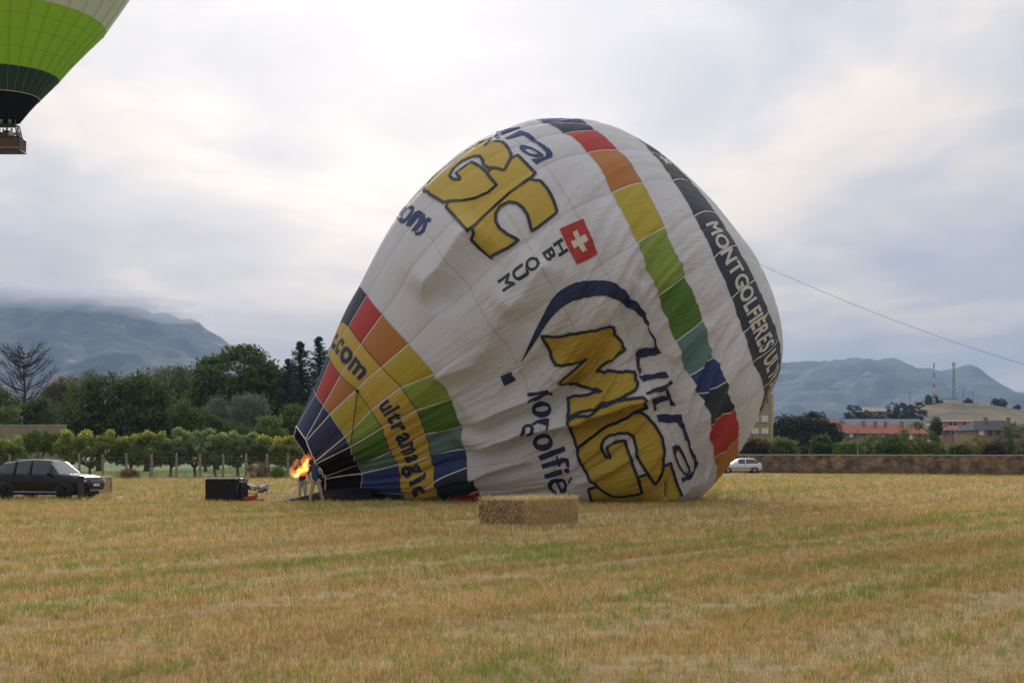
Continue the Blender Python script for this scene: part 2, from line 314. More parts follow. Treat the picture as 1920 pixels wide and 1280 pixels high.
# air between here and the mountains
hz = MB().box((0, 4400, 289), (16000, 9200, 580)); hm = bpy.data.materials.new('haze_air'); hm.use_nodes = True; hm.node_tree.nodes.remove(hm.node_tree.nodes['Principled BSDF'])
pv = hm.node_tree.nodes.new('ShaderNodeVolumePrincipled'); pv.inputs['Density'].default_value = 1.3e-4; pv.inputs['Color'].default_value = (0.46, 0.65, 1.0, 1); pv.inputs['Anisotropy'].default_value = 0.1
hm.node_tree.links.new(pv.outputs[0], hm.node_tree.nodes['Material Output'].inputs['Volume'])
hz.build('haze', hm, label='pale blue haze in the air before the mountains', category='haze', kind='stuff')
# traced print outlines and panel seams of the envelope, in gore/row coordinates
ROW_T=[[0.0261,0.0304,0.0444,0.0449,0.0435,0.0443,0.041,0.0391,0.0264,0.0156,0.0133,0.0059,0.0,0.0,0.0,0.0,0.0,0.0,0.0,0.0,0.0,0.0,0.0016,0.0164],[0.117,0.119,0.1285,0.1341,0.1419,0.1431,0.1313,0.1318,0.1235,0.1112,0.1069,0.0953,0.0771,0.0681,0.0609,0.0559,0.0534,0.0536,0.0565,0.0618,0.0693,0.0785,0.0889,0.1066],[0.1645,0.1679,0.1747,0.1879,0.195,0.1974,0.185,0.1846,0.1795,0.1689,0.1634,0.1488,0.1252,0.1127,0.1022,0.0942,0.0894,0.0881,0.0903,0.096,0.1046,0.1157,0.1286,0.1511],[0.2084,0.221,0.2347,0.2528,0.2664,0.2667,0.2553,0.2455,0.2407,0.2234,0.2161,0.1928,0.1531,0.1302,0.1105,0.0953,0.0858,0.0826,0.0859,0.0956,0.111,0.1308,0.172,0.1983],[0.2691,0.2757,0.283,0.2944,0.3032,0.301,0.2951,0.2875,0.286,0.2858,0.2827,0.2726,0.254,0.2418,0.2307,0.2214,0.2146,0.2109,0.2105,0.2135,0.2196,0.2284,0.2492,0.2631],[0.3473,0.3566,0.366,0.3752,0.3811,0.38,0.3747,0.3688,0.3671,0.3653,0.3612,0.3528,0.3371,0.3253,0.3157,0.3077,0.3019,0.2989,0.2987,0.3015,0.3069,0.3147,0.3319,0.343],[0.4255,0.4376,0.449,0.456,0.459,0.4591,0.4543,0.4502,0.4482,0.4448,0.4397,0.433,0.4202,0.4088,0.4007,0.394,0.3892,0.3868,0.3869,0.3895,0.3942,0.401,0.4146,0.423],[0.5038,0.5185,0.532,0.5368,0.5369,0.5381,0.5339,0.5316,0.5293,0.5243,0.5182,0.5132,0.5033,0.4922,0.4857,0.4803,0.4766,0.4748,0.4751,0.4774,0.4816,0.4873,0.4973,0.503],[0.582,0.5995,0.6149,0.6176,0.6148,0.6171,0.6135,0.6129,0.6104,0.6038,0.5967,0.5934,0.5864,0.5757,0.5707,0.5666,0.5639,0.5628,0.5633,0.5654,0.5689,0.5736,0.58,0.5829],[0.6436,0.646,0.6596,0.667,0.6632,0.6638,0.6655,0.6612,0.6555,0.6584,0.6506,0.6476,0.6422,0.6345,0.6314,0.6289,0.6274,0.6269,0.6274,0.629,0.6315,0.6346,0.6392,0.6414],[0.7137,0.7127,0.7179,0.7224,0.7231,0.7232,0.7291,0.7244,0.7219,0.7311,0.716,0.7154,0.7154,0.7161,0.7168,0.7173,0.7177,0.7179,0.7178,0.7176,0.7172,0.7166,0.716,0.7152],[0.7719,0.7636,0.7569,0.7734,0.7824,0.7881,0.7998,0.8042,0.8113,0.8042,0.7967,0.788,0.7781,0.7765,0.7751,0.774,0.7732,0.7729,0.773,0.7736,0.7745,0.7757,0.7772,0.7789],[0.9034,0.8993,0.8946,0.9003,0.9065,0.9105,0.9143,0.917,0.9226,0.9196,0.9158,0.9115,0.9065,0.9057,0.905,0.9045,0.9041,0.904,0.904,0.9043,0.9047,0.9054,0.9061,0.907],[0.996,0.996,0.996,0.996,0.996,0.996,0.996,0.996,0.996,0.996,0.996,0.996,0.996,0.996,0.996,0.996,0.996,0.996,0.996,0.996,0.996,0.996,0.996,0.996]]
ROW_H=[[0.171,0.402,1.052,1.11,1.607,1.664,2.035,2.104,2.528,2.988,3.219,3.45,3.681,3.912,4.143,4.374,4.605,4.836,5.067,5.298,5.529,5.761,5.992,6.223],[0.307,0.529,0.931,1.127,1.504,1.646,1.95,2.075,2.369,2.871,3.119,3.367,3.615,3.863,4.111,4.359,4.607,4.855,5.103,5.35,5.598,5.846,6.094,6.342],[0.27,0.501,0.911,1.2,1.439,1.614,1.856,2.013,2.336,2.68,2.938,3.196,3.454,3.713,3.971,4.229,4.487,4.745,5.004,5.262,5.52,5.778,6.036,6.295],[0.317,0.596,0.919,1.221,1.43,1.615,1.81,1.996,2.185,2.563,2.832,3.101,3.37,3.639,3.908,4.178,4.447,4.716,4.985,5.254,5.524,5.793,6.062,6.331],[0.181,0.595,0.912,1.234,1.479,1.647,1.84,2.007,2.118,2.35,2.625,2.899,3.173,3.448,3.722,3.996,4.27,4.545,4.819,5.093,5.367,5.642,5.916,6.19],[0.242,0.603,0.891,1.204,1.46,1.65,1.853,2.027,2.133,2.348,2.619,2.897,3.176,3.456,3.735,4.014,4.293,4.572,4.851,5.13,5.409,5.689,5.968,6.247],[0.304,0.611,0.871,1.173,1.44,1.654,1.866,2.046,2.149,2.347,2.612,2.896,3.18,3.464,3.748,4.032,4.316,4.6,4.884,5.168,5.451,5.736,6.02,6.303],[0.365,0.619,0.85,1.143,1.421,1.657,1.879,2.065,2.164,2.345,2.606,2.894,3.183,3.472,3.761,4.05,4.338,4.627,4.917,5.205,5.494,5.782,6.071,6.36],[0.427,0.627,0.83,1.112,1.401,1.66,1.892,2.084,2.179,2.343,2.599,2.893,3.187,3.48,3.774,4.068,4.361,4.655,4.949,5.242,5.536,5.829,6.123,6.417],[0.486,0.6,0.804,1.066,1.355,1.618,1.865,2.082,2.203,2.416,2.646,2.942,3.238,3.534,3.83,4.126,4.422,4.718,5.014,5.311,5.607,5.903,6.199,6.495],[0.178,0.443,0.661,0.972,1.268,1.554,1.826,2.064,2.29,2.592,2.759,3.023,3.288,3.552,3.817,4.081,4.346,4.61,4.875,5.139,5.404,5.668,5.933,6.197],[0.023,0.259,0.45,0.754,1.077,1.393,1.703,2.039,2.393,2.763,2.999,3.236,3.472,3.708,3.944,4.18,4.416,4.653,4.889,5.125,5.361,5.597,5.833,6.07],[0.023,0.259,0.495,0.828,1.103,1.401,1.712,2.034,2.394,2.763,2.999,3.236,3.472,3.708,3.944,4.18,4.416,4.653,4.889,5.125,5.361,5.597,5.833,6.07],[0.023,0.259,0.495,0.828,1.103,1.401,1.712,2.034,2.394,2.763,2.999,3.236,3.472,3.708,3.944,4.18,4.416,4.653,4.889,5.125,5.361,5.597,5.833,6.07]]
ART=[
('logo_letter','gold',1,1,[[(4.567,5.518),(4.662,5.627),(4.755,5.74),(4.798,5.844),(4.865,5.984),(4.909,6.117),(4.942,6.238),(5.015,6.371),(5.019,6.471),(5.061,6.613),(5.134,6.762),(5.254,6.78),(5.306,6.757),(5.529,6.826),(5.574,6.799),(5.724,6.843),(5.758,6.591),(5.804,6.417),(5.858,6.225),(5.934,6.083),(5.988,6.285),(6.093,6.51),(6.142,6.577),(6.138,6.629),(6.276,6.823),(6.348,6.806),(6.409,6.753),(6.507,6.779),(6.586,6.723),(6.621,6.663),(6.623,6.469),(6.652,6.203),(6.65,6.07),(6.648,5.949),(6.648,5.834),(6.672,5.683),(6.696,5.534),(6.703,5.424),(6.571,5.467),(6.454,5.49),(6.325,5.48),(6.335,5.629),(6.348,5.775),(6.365,5.903),(6.383,6.037),(6.232,5.856),(6.179,5.754),(6.124,5.651),(6.094,5.555),(5.741,5.46),(5.725,5.45),(5.682,5.548),(5.65,5.644),(5.619,5.817),(5.536,5.986),(5.475,5.765),(5.4,5.621),(5.331,5.509),(5.104,5.491),(5.024,5.5),(4.829,5.509)]]),
('logo_letter','gold',1,1,[[(6.789,5.417),(6.751,5.547),(6.751,5.678),(6.751,5.809),(6.699,6.024),(6.668,6.216),(6.698,6.378),(6.766,6.546),(6.859,6.717),(7.395,6.82),(7.747,6.813),(7.751,6.652),(7.74,6.478),(7.728,6.291),(7.762,6.127),(7.822,5.98),(7.879,5.845),(7.958,5.72),(8.036,5.597),(8.163,5.415),(7.9,5.404),(7.589,5.374)]]),
('logo_letter','gold',1,1,[[(8.163,5.415),(8.036,5.597),(7.958,5.72),(7.879,5.845),(7.822,5.98),(7.762,6.127),(7.728,6.291),(7.74,6.478),(7.821,6.663),(8.003,6.725),(8.219,6.777),(8.445,6.806),(8.65,6.79),(8.831,6.725),(8.94,6.692),(9.096,6.609),(9.216,6.513),(9.344,6.362),(9.102,6.3),(8.852,6.252),(8.668,6.219),(8.568,6.276),(8.45,6.306),(8.308,6.296),(8.19,6.226),(8.085,6.06),(8.048,5.931),(8.095,5.836),(8.204,5.772),(8.329,5.748),(8.442,5.756),(8.571,5.784),(8.644,5.831),(8.496,5.827),(8.325,5.834),(8.333,5.976),(8.341,6.127),(8.537,6.125),(8.805,6.119),(9.08,6.13),(9.257,6.129),(9.434,6.129),(9.441,6.009),(9.419,5.876),(9.378,5.777),(9.294,5.686),(9.2,5.61),(9.089,5.536),(8.917,5.473),(8.718,5.429),(8.498,5.403),(8.326,5.401)]]),
('logo_letter','gold',1,1,[[(9.128,5.406),(9.101,5.541),(9.2,5.61),(9.294,5.686),(9.378,5.777),(9.419,5.876),(9.441,6.009),(9.434,6.129),(9.257,6.129),(9.08,6.13),(9.074,6.282),(9.344,6.362),(9.216,6.513),(9.104,6.605),(9.119,6.74),(9.399,6.735),(9.703,6.722),(10.227,6.762),(10.295,6.664),(10.534,6.462),(9.719,6.291),(9.742,6.156),(9.778,6.02),(9.724,5.89),(9.719,5.758),(9.746,5.635),(9.81,5.507),(9.805,5.383),(9.36,5.398)]]),
('swoosh','navy',1,0,[[(4.894,5.078),(4.693,5.229),(4.513,5.376),(4.347,5.513),(4.209,5.645),(4.096,5.769),(4.02,5.88),(3.979,5.98),(3.965,6.098),(3.981,6.238),(4.012,6.372),(4.056,6.504),(4.112,6.633),(4.18,6.758),(4.252,6.87),(4.329,6.97),(4.421,7.067),(4.527,7.16),(4.63,7.25),(4.73,7.326),(4.835,7.385),(4.947,7.463),(5.069,7.569),(5.196,7.606),(5.308,7.619),(5.409,7.627),(5.46,7.614),(5.457,7.576),(5.38,7.529),(5.229,7.474),(5.085,7.357),(4.954,7.211),(4.839,7.118),(4.732,7.009),(4.636,6.905),(4.548,6.806),(4.478,6.712),(4.426,6.623),(4.372,6.513),(4.317,6.384),(4.276,6.262),(4.25,6.148),(4.243,6.04),(4.258,5.941),(4.287,5.845),(4.328,5.751),(4.387,5.654),(4.466,5.555),(4.564,5.449),(4.68,5.333),(4.802,5.206),(4.931,5.07)]]),
('letter','navy',1,0,[[(5.467,7.557),(5.484,7.604),(5.63,7.634),(5.835,7.642),(6.135,7.665),(6.149,7.486),(6.09,7.264),(6.069,7.066),(6.171,7.004),(6.354,6.94),(6.395,6.885),(6.253,6.898),(6.079,6.943),(5.954,6.986),(5.855,7.052),(5.845,7.124),(5.903,7.367),(5.952,7.588),(5.84,7.589),(5.648,7.589)]]),
('letter','navy',1,0,[[(6.401,6.854),(6.525,7.151),(6.548,7.502),(6.733,7.52),(6.65,7.195),(6.581,6.901)]]),
('letter','navy',1,0,[[(6.784,6.815),(6.839,7.026),(6.868,7.296),(6.894,7.599),(7.004,7.621),(7.107,7.315),(6.951,7.018),(6.85,6.816)]]),
('letter','navy',1,0,[[(7.227,6.939),(7.327,7.141),(7.581,7.313),(7.1,7.349),(7.175,7.423),(7.644,7.406),(8.009,7.388),(8.013,7.286),(7.771,7.321),(7.807,6.991),(8.004,6.967),(8.007,6.912),(7.755,6.94)]]),
('letter','navy',1,0,[[(8.106,6.91),(8.196,7.123),(8.277,7.397),(8.463,7.338),(8.79,7.336),(8.953,7.292),(8.916,7.221),(8.641,7.238),(8.435,7.211),(8.372,7.04),(8.296,6.89)]]),
('letter','navy',1,0,[[(8.868,6.91),(8.861,6.951),(8.873,6.99),(8.901,7.028),(8.949,7.052),(9.016,7.063),(9.103,7.072),(9.219,7.084),(9.361,7.096),(9.543,7.115),(9.638,7.095),(9.636,7.033),(9.612,6.984),(9.567,6.945),(9.494,6.913),(9.397,6.887),(9.293,6.869),(9.181,6.859),(9.064,6.863),(8.937,6.88)],[(8.998,6.954),(9.005,6.983),(9.054,7.004),(9.148,7.02),(9.259,7.034),(9.39,7.047),(9.494,7.053),(9.562,7.046),(9.578,7.022),(9.544,6.98),(9.47,6.946),(9.363,6.923),(9.262,6.91),(9.164,6.905),(9.084,6.911),(9.022,6.929)]]),
('letter','navy',1,0,[[(8.873,7.267),(8.961,7.323),(9.122,7.283),(9.385,7.328),(9.623,7.368),(9.746,7.323),(9.803,7.235),(9.778,7.091),(9.687,6.845),(9.566,6.856),(9.66,7.077),(9.644,7.195),(9.536,7.253),(9.32,7.229),(9.133,7.223),(9.007,7.232)]]),
('letter','navy',1,0,[[(5.664,4.975),(5.718,5.127),(5.77,5.278),(5.804,5.28),(6.146,5.249),(5.934,5.112),(5.97,4.905),(5.819,4.967),(5.806,5.149),(5.735,4.973)]]),
('letter','navy',1,0,[[(6.445,5.202),(6.489,5.187),(6.521,5.158),(6.535,5.119),(6.531,5.074),(6.506,5.026),(6.466,4.981),(6.414,4.941),(6.355,4.911),(6.295,4.893),(6.245,4.887),(6.202,4.899),(6.169,4.927),(6.155,4.969),(6.164,5.016),(6.196,5.065),(6.241,5.111),(6.292,5.153),(6.343,5.185),(6.395,5.202)],[(6.387,5.157),(6.402,5.152),(6.412,5.137),(6.416,5.114),(6.413,5.086),(6.403,5.053),(6.387,5.021),(6.366,4.992),(6.342,4.97),(6.319,4.955),(6.298,4.949),(6.283,4.953),(6.275,4.967),(6.274,4.988),(6.28,5.017),(6.293,5.049),(6.31,5.081),(6.329,5.111),(6.349,5.136),(6.369,5.151)]]),
('letter','navy',1,0,[[(6.713,4.908),(7.188,4.791),(7.243,4.776),(7.274,4.755),(7.28,4.729),(7.262,4.702),(7.221,4.674),(6.738,4.763),(7.099,4.631),(6.966,4.636),(6.592,4.735),(6.553,4.74),(6.524,4.753),(6.508,4.773),(6.505,4.798),(6.515,4.827),(6.539,4.855),(6.574,4.879),(6.619,4.896),(6.667,4.906)],[(7.033,4.756),(6.693,4.858),(7.112,4.739),(6.717,4.841),(7.135,4.716),(6.713,4.816),(7.11,4.69),(7.081,4.68),(6.661,4.786),(6.638,4.781),(6.615,4.781),(6.597,4.783),(6.583,4.79),(6.575,4.8),(6.573,4.811),(6.579,4.824),(6.591,4.837),(6.608,4.848),(6.629,4.856),(6.652,4.86)],[(6.544,4.869),(6.521,4.958),(6.556,5.095),(6.599,5.162),(6.681,5.138),(6.83,5.114),(7.265,4.984),(6.709,5.102),(6.58,4.954),(6.608,4.907)]]),
('letter','navy',1,0,[[(7.772,5.08),(7.858,5.071),(7.927,5.045),(7.979,5.007),(8.004,4.962),(8.004,4.915),(7.976,4.87),(7.916,4.833),(7.832,4.805),(7.733,4.785),(7.614,4.779),(7.519,4.783),(7.436,4.8),(7.382,4.83),(7.362,4.87),(7.377,4.918),(7.42,4.967),(7.495,5.013),(7.587,5.049),(7.676,5.074)],[(7.703,5.028),(7.736,5.024),(7.765,5.011),(7.784,4.99),(7.791,4.963),(7.787,4.934),(7.776,4.904),(7.754,4.877),(7.723,4.855),(7.682,4.842),(7.636,4.837),(7.594,4.84),(7.566,4.852),(7.548,4.871),(7.54,4.896),(7.551,4.925),(7.573,4.955),(7.604,4.983),(7.637,5.006),(7.67,5.022)]]),
('letter','navy',1,0,[[(8.095,4.814),(8.078,4.948),(8.059,5.089),(8.04,5.23),(8.18,5.233),(8.204,5.094),(8.228,4.956),(8.248,4.823)]]),
('letter','navy',1,0,[[(8.349,4.815),(8.341,4.934),(8.332,5.058),(8.251,5.064),(8.243,5.096),(8.333,5.097),(8.3,5.162),(8.345,5.229),(8.442,5.251),(8.531,5.225),(8.507,5.185),(8.437,5.183),(8.407,5.15),(8.434,5.1),(8.503,5.093),(8.502,5.065),(8.432,5.067),(8.449,4.942),(8.468,4.82)]]),
('letter','navy',1,0,[[(8.608,5.216),(8.635,5.205),(8.652,5.184),(8.654,5.161),(8.641,5.14),(8.616,5.128),(8.584,5.129),(8.554,5.141),(8.535,5.161),(8.534,5.185),(8.549,5.205),(8.576,5.216)],[(8.59,4.818),(8.57,4.959),(8.549,5.106),(8.666,5.099),(8.686,4.956),(8.708,4.817)]]),
('letter','navy',1,0,[[(8.893,4.817),(8.804,4.847),(8.743,4.898),(8.727,4.964),(8.761,5.039),(8.848,5.095),(8.983,5.107),(9.085,5.076),(9.147,5.024),(9.154,4.971),(8.858,4.948),(8.861,4.908),(8.946,4.872),(9.05,4.875),(9.14,4.918),(9.187,4.903),(9.144,4.845),(9.037,4.813)],[(8.879,4.987),(8.864,5.035),(8.924,5.065),(9.014,5.053),(9.064,5.015),(9.057,5.0)],[(8.794,5.196),(8.832,5.213),(8.946,5.142),(8.912,5.124)]]),
('letter','navy',1,0,[[(9.315,4.82),(9.257,4.942),(9.23,5.065),(11.032,5.036),(9.992,4.888),(9.51,4.805)]]),
('window_patch','navy',1,0,[[(5.019,4.695),(5.019,4.876),(5.256,4.876),(5.263,4.705)]]),
('flag_field','red',1,0,[[(3.164,6.561),(3.181,6.721),(3.196,6.892),(3.21,7.079),(3.334,7.065),(3.454,7.055),(3.573,7.047),(3.692,7.041),(3.814,7.035),(3.805,6.861),(3.795,6.696),(3.783,6.539),(3.661,6.539),(3.539,6.54),(3.417,6.544),(3.292,6.551)]]),
('flag_cross','cream',2,0,[[(3.312,6.743),(3.319,6.845),(3.441,6.837),(3.448,6.953),(3.567,6.946),(3.561,6.832),(3.681,6.829),(3.675,6.729),(3.555,6.731),(3.547,6.625),(3.425,6.629),(3.434,6.736)]]),
('logo_letter','gold',1,1,[[(0.433,5.407),(-0.041,5.616),(-0.086,5.773),(-0.207,5.933),(-0.229,6.085),(-0.289,6.242),(-0.197,6.379),(-0.159,6.527),(-0.059,6.662),(-0.022,6.81),(0.226,6.709),(0.429,6.545),(0.443,6.729),(0.648,6.794),(0.937,6.761),(1.301,6.673),(1.416,6.595),(1.662,6.373),(1.374,6.287),(1.401,6.162),(1.656,6.139),(1.864,6.128),(1.89,5.966),(1.825,5.791),(1.658,5.635),(1.448,5.525),(1.362,5.458),(1.012,5.437),(0.758,5.418),(0.642,5.433)],[(0.693,5.818),(0.531,5.964),(0.503,6.115),(0.583,6.253),(0.751,6.323),(0.947,6.287),(1.047,6.244),(1.251,6.238),(1.343,6.271),(1.383,6.17),(0.985,6.182),(0.76,6.163),(0.765,6.029),(0.767,5.898),(1.057,5.858),(0.919,5.804),(0.794,5.798)]]),
('logo_letter','gold',1,1,[[(1.415,6.156),(1.389,6.295),(1.662,6.373),(1.43,6.604),(1.403,6.742),(1.682,6.726),(1.901,6.731),(2.102,6.743),(2.153,6.586),(2.167,6.453),(2.177,6.327),(2.182,6.207),(2.203,6.092),(2.222,5.983),(2.242,5.878),(2.263,5.761),(2.286,5.646),(2.384,5.54),(2.434,5.459),(2.282,5.449),(2.04,5.437),(1.81,5.434),(1.544,5.438),(1.472,5.517),(1.658,5.635),(1.825,5.791),(1.89,5.966),(1.864,6.128),(1.661,6.137)]]),
('logo_letter','gold',1,1,[[(2.143,6.591),(2.225,6.64),(2.297,6.727),(2.473,6.749),(2.632,6.744),(2.798,6.715),(2.911,6.679),(2.918,6.534),(2.924,6.397),(2.924,6.271),(2.923,6.15),(2.828,6.181),(2.684,6.23),(2.545,6.229),(2.416,6.191),(2.316,6.106),(2.294,5.982),(2.354,5.873),(2.471,5.812),(2.607,5.8),(2.764,5.839),(2.935,5.922),(2.939,5.741),(2.92,5.621),(2.853,5.493),(2.706,5.459),(2.605,5.435),(2.503,5.425),(2.467,5.492),(2.4,5.527),(2.292,5.637),(2.264,5.756),(2.242,5.878),(2.222,5.983),(2.203,6.092),(2.182,6.207),(2.174,6.328),(2.161,6.456)]]),
('letter','blue',1,0,[[(-0.082,6.894),(-0.389,7.019),(-0.335,7.149),(-0.156,7.285),(-0.078,7.438),(0.1,7.417),(0.076,7.25),(0.044,7.023),(-1.057,7.094),(0.368,6.899),(0.31,6.843)]]),
('letter','blue',1,0,[[(0.497,6.909),(0.424,7.095),(0.318,7.301),(0.552,7.319),(0.936,7.321),(1.208,7.28),(1.239,7.208),(0.931,7.213),(0.664,7.194),(0.602,6.926)]]),
('letter','blue',1,0,[[(1.083,6.933),(1.061,6.988),(1.127,7.024),(1.254,7.05),(1.405,7.071),(1.57,7.09),(1.684,7.107),(1.761,7.114),(1.799,7.092),(1.803,7.039),(1.765,6.984),(1.681,6.928),(1.582,6.888),(1.466,6.864),(1.334,6.864),(1.181,6.889)],[(1.296,6.979),(1.393,7.016),(1.502,7.038),(1.616,7.048),(1.66,7.033),(1.642,6.991),(1.587,6.952),(1.484,6.92),(1.387,6.919),(1.295,6.946)]]),
('letter','blue',1,0,[[(1.208,7.28),(1.44,7.296),(1.685,7.317),(1.845,7.292),(1.908,7.224),(1.894,6.997),(1.916,6.865),(1.716,6.859),(1.823,7.003),(1.829,7.127),(1.727,7.188),(1.53,7.205),(1.289,7.201)]]),
('letter','blue',1,0,[[(0.481,4.876),(0.396,4.928),(0.349,4.988),(0.373,5.055),(0.441,5.101),(0.537,5.128),(0.614,5.133),(0.68,5.116),(0.733,5.076),(0.772,5.011),(0.789,4.952),(0.777,4.898),(0.742,4.861),(0.683,4.841),(0.621,4.836),(-1.034,4.956)],[(-0.999,5.031),(-1.034,5.089),(-0.999,5.129),(0.57,5.058),(0.608,5.074),(0.641,5.067),(0.664,5.036),(0.678,4.981),(0.68,4.94),(0.666,4.911),(0.637,4.898),(-1.019,5.009)]]),
('letter','blue',1,0,[[(0.866,4.855),(0.819,4.942),(0.806,5.078),(0.893,5.141),(1.175,5.156),(1.295,5.117),(1.364,4.993),(1.363,4.896),(1.176,4.857),(1.147,5.013),(1.077,5.067),(0.983,5.042),(0.994,4.884)]]),
('letter','blue',1,0,[[(1.371,5.167),(1.477,5.175),(1.528,5.134),(1.453,5.106),(1.528,5.051),(1.596,4.986),(1.568,4.913),(1.452,4.863),(1.362,4.874),(1.474,4.94),(1.466,4.994),(1.372,5.048),(1.317,5.107)]]),
]
CREASES=[
(0.5,1.0,0.32,[(5.991,3.879),(5.946,4.192),(5.837,4.54),(5.857,4.883),(5.915,5.077),(5.875,5.391),(5.742,5.59),(5.629,5.899)]),
(0.55,1.1,0.32,[(7.174,3.921),(6.973,4.157),(6.749,4.382),(6.72,4.643),(6.83,5.044),(6.92,5.397),(6.896,5.785),(6.872,6.328),(7.07,6.952),(6.82,7.732)]),
(0.45,1.3,0.6,[(2.596,4.359),(2.58,4.646),(2.585,4.883),(2.495,5.18),(2.428,5.392),(2.438,5.677)]),
(0.22,0.8,0.4,[(4.218,3.694),(4.181,4.043),(4.299,4.235),(4.404,4.452),(4.232,4.741),(4.025,4.967),(3.858,5.195),(3.826,5.457),(3.789,5.711)]),
(0.25,0.8,0.5,[(3.89,5.181),(3.812,5.484),(3.69,5.723),(3.589,5.906),(3.536,6.257)]),
(0.12,0.6,0.4,[(6.449,7.693),(6.293,8.002),(6.212,8.666),(6.213,9.337)]),
(0.3,0.5,0.3,[(11.02,6.015),(9.754,6.412),(9.869,6.671),(10.1,7.156),(10.281,7.945)]),
(0.1,0.7,0.4,[(8.81,7.161),(8.691,7.935),(8.383,8.432),(8.117,9.021),(7.906,9.543),(7.838,10.117)]),
(0.15,0.5,0.3,[(8.382,3.731),(8.205,4.189),(8.132,4.438),(8.11,4.735)]),
(0.18,0.5,0.4,[(5.266,6.589),(5.125,6.997),(4.85,7.604),(4.563,7.877)]),
]
# ================================================================ the balloon being inflated
# body: chord between upper and lower meridian, round in depth, resting on the ground
D0 = 64.0; KM = D0 / FPX
AX = np.array([852., -422.]); AX /= np.hypot(*AX); NX = np.array([-0.444, -0.896])
MER_U = [(-6,62),(40,97),(89,136),(170,208),(232,254),(346,332),(441,372),(538,391),(616,390),(676,377),(754,334),(820,256),(870,152),(902,45),(914,-10),(919,-52)]
MER_L = [(-6,-66),(40,-97),(89,-136),(170,-208),(232,-254),(346,-332),(441,-372),(538,-391),(612,-380),(664,-364),(734,-331),(803,-281),(862,-233),(898,-172),(914,-105),(919,-52)]
def crom(tab, t):
    tab = np.asarray(tab, float); n = len(tab) - 1; x = np.clip(t, 0, 1) * n; i = np.minimum(x.astype(int), n - 1); f = (x - i)[..., None]
    g = lambda k: np.where((k < 0)[..., None], 2 * tab[0] - tab[1], np.where((k > n)[..., None], 2 * tab[n] - tab[n - 1], tab[np.clip(k, 0, n)]))
    p0, p1, p2, p3 = g(i - 1), g(i), g(i + 1), g(i + 2)
    return 0.5 * (2 * p1 + (p2 - p0) * f + (2 * p0 - 5 * p1 + 4 * p2 - p3) * f * f + (3 * p1 - p0 - 3 * p2 + p3) * f ** 3)
def to_m(sr):
    px = np.array([580., 872.]) + sr[..., :1] * AX + sr[..., 1:] * NX
    return np.stack([(px[..., 0] - 960) * KM, CAM_H + (HORIZON - px[..., 1]) * KM], -1)
def body(t, th):
    U = to_m(crom(MER_U, t)); L = to_m(crom(MER_L, t)); C = (U + L) / 2; e = (U - L) / 2; Rr = np.hypot(e[..., 0], e[..., 1])
    x = C[..., 0] + e[..., 0] * np.cos(th); z = C[..., 1] + e[..., 1] * np.cos(th); y = D0 - Rr * np.sin(th)
    return np.stack([x, y, 0.5 * (z + np.sqrt(z * z + 0.09))], -1)
RT = np.array(ROW_T); RH = np.array(ROW_H); NROW = len(RT)
def tth(u, v):
    ui = np.floor(u).astype(int); f = u - ui; vi = np.clip(np.floor(v).astype(int), 0, NROW - 2); vf = v - vi
    w = [(-f + 2*f*f - f**3) / 2, (2 - 5*f*f + 3*f**3) / 2, (f + 4*f*f - 3*f**3) / 2, (-f*f + f**3) / 2]; t = 0; h = 0
    for a in range(4):
        k = ui + a - 1; km = k % 24; tw = (k // 24) * 2 * np.pi
        for b, wv in ((0, 1 - vf), (1, vf)):
            t = t + w[a] * wv * RT[vi + b, km]; h = h + w[a] * wv * (RH[vi + b, km] + tw)
    return t, h
def metric(u, v):
    t, h = tth(u, v); return t * 25.0, h * 8.3
WR = 1.0
CRM = [(a, w1, w2, np.stack(metric(*np.array(L, float).T), 1)) for a, w1, w2, L in CREASES]
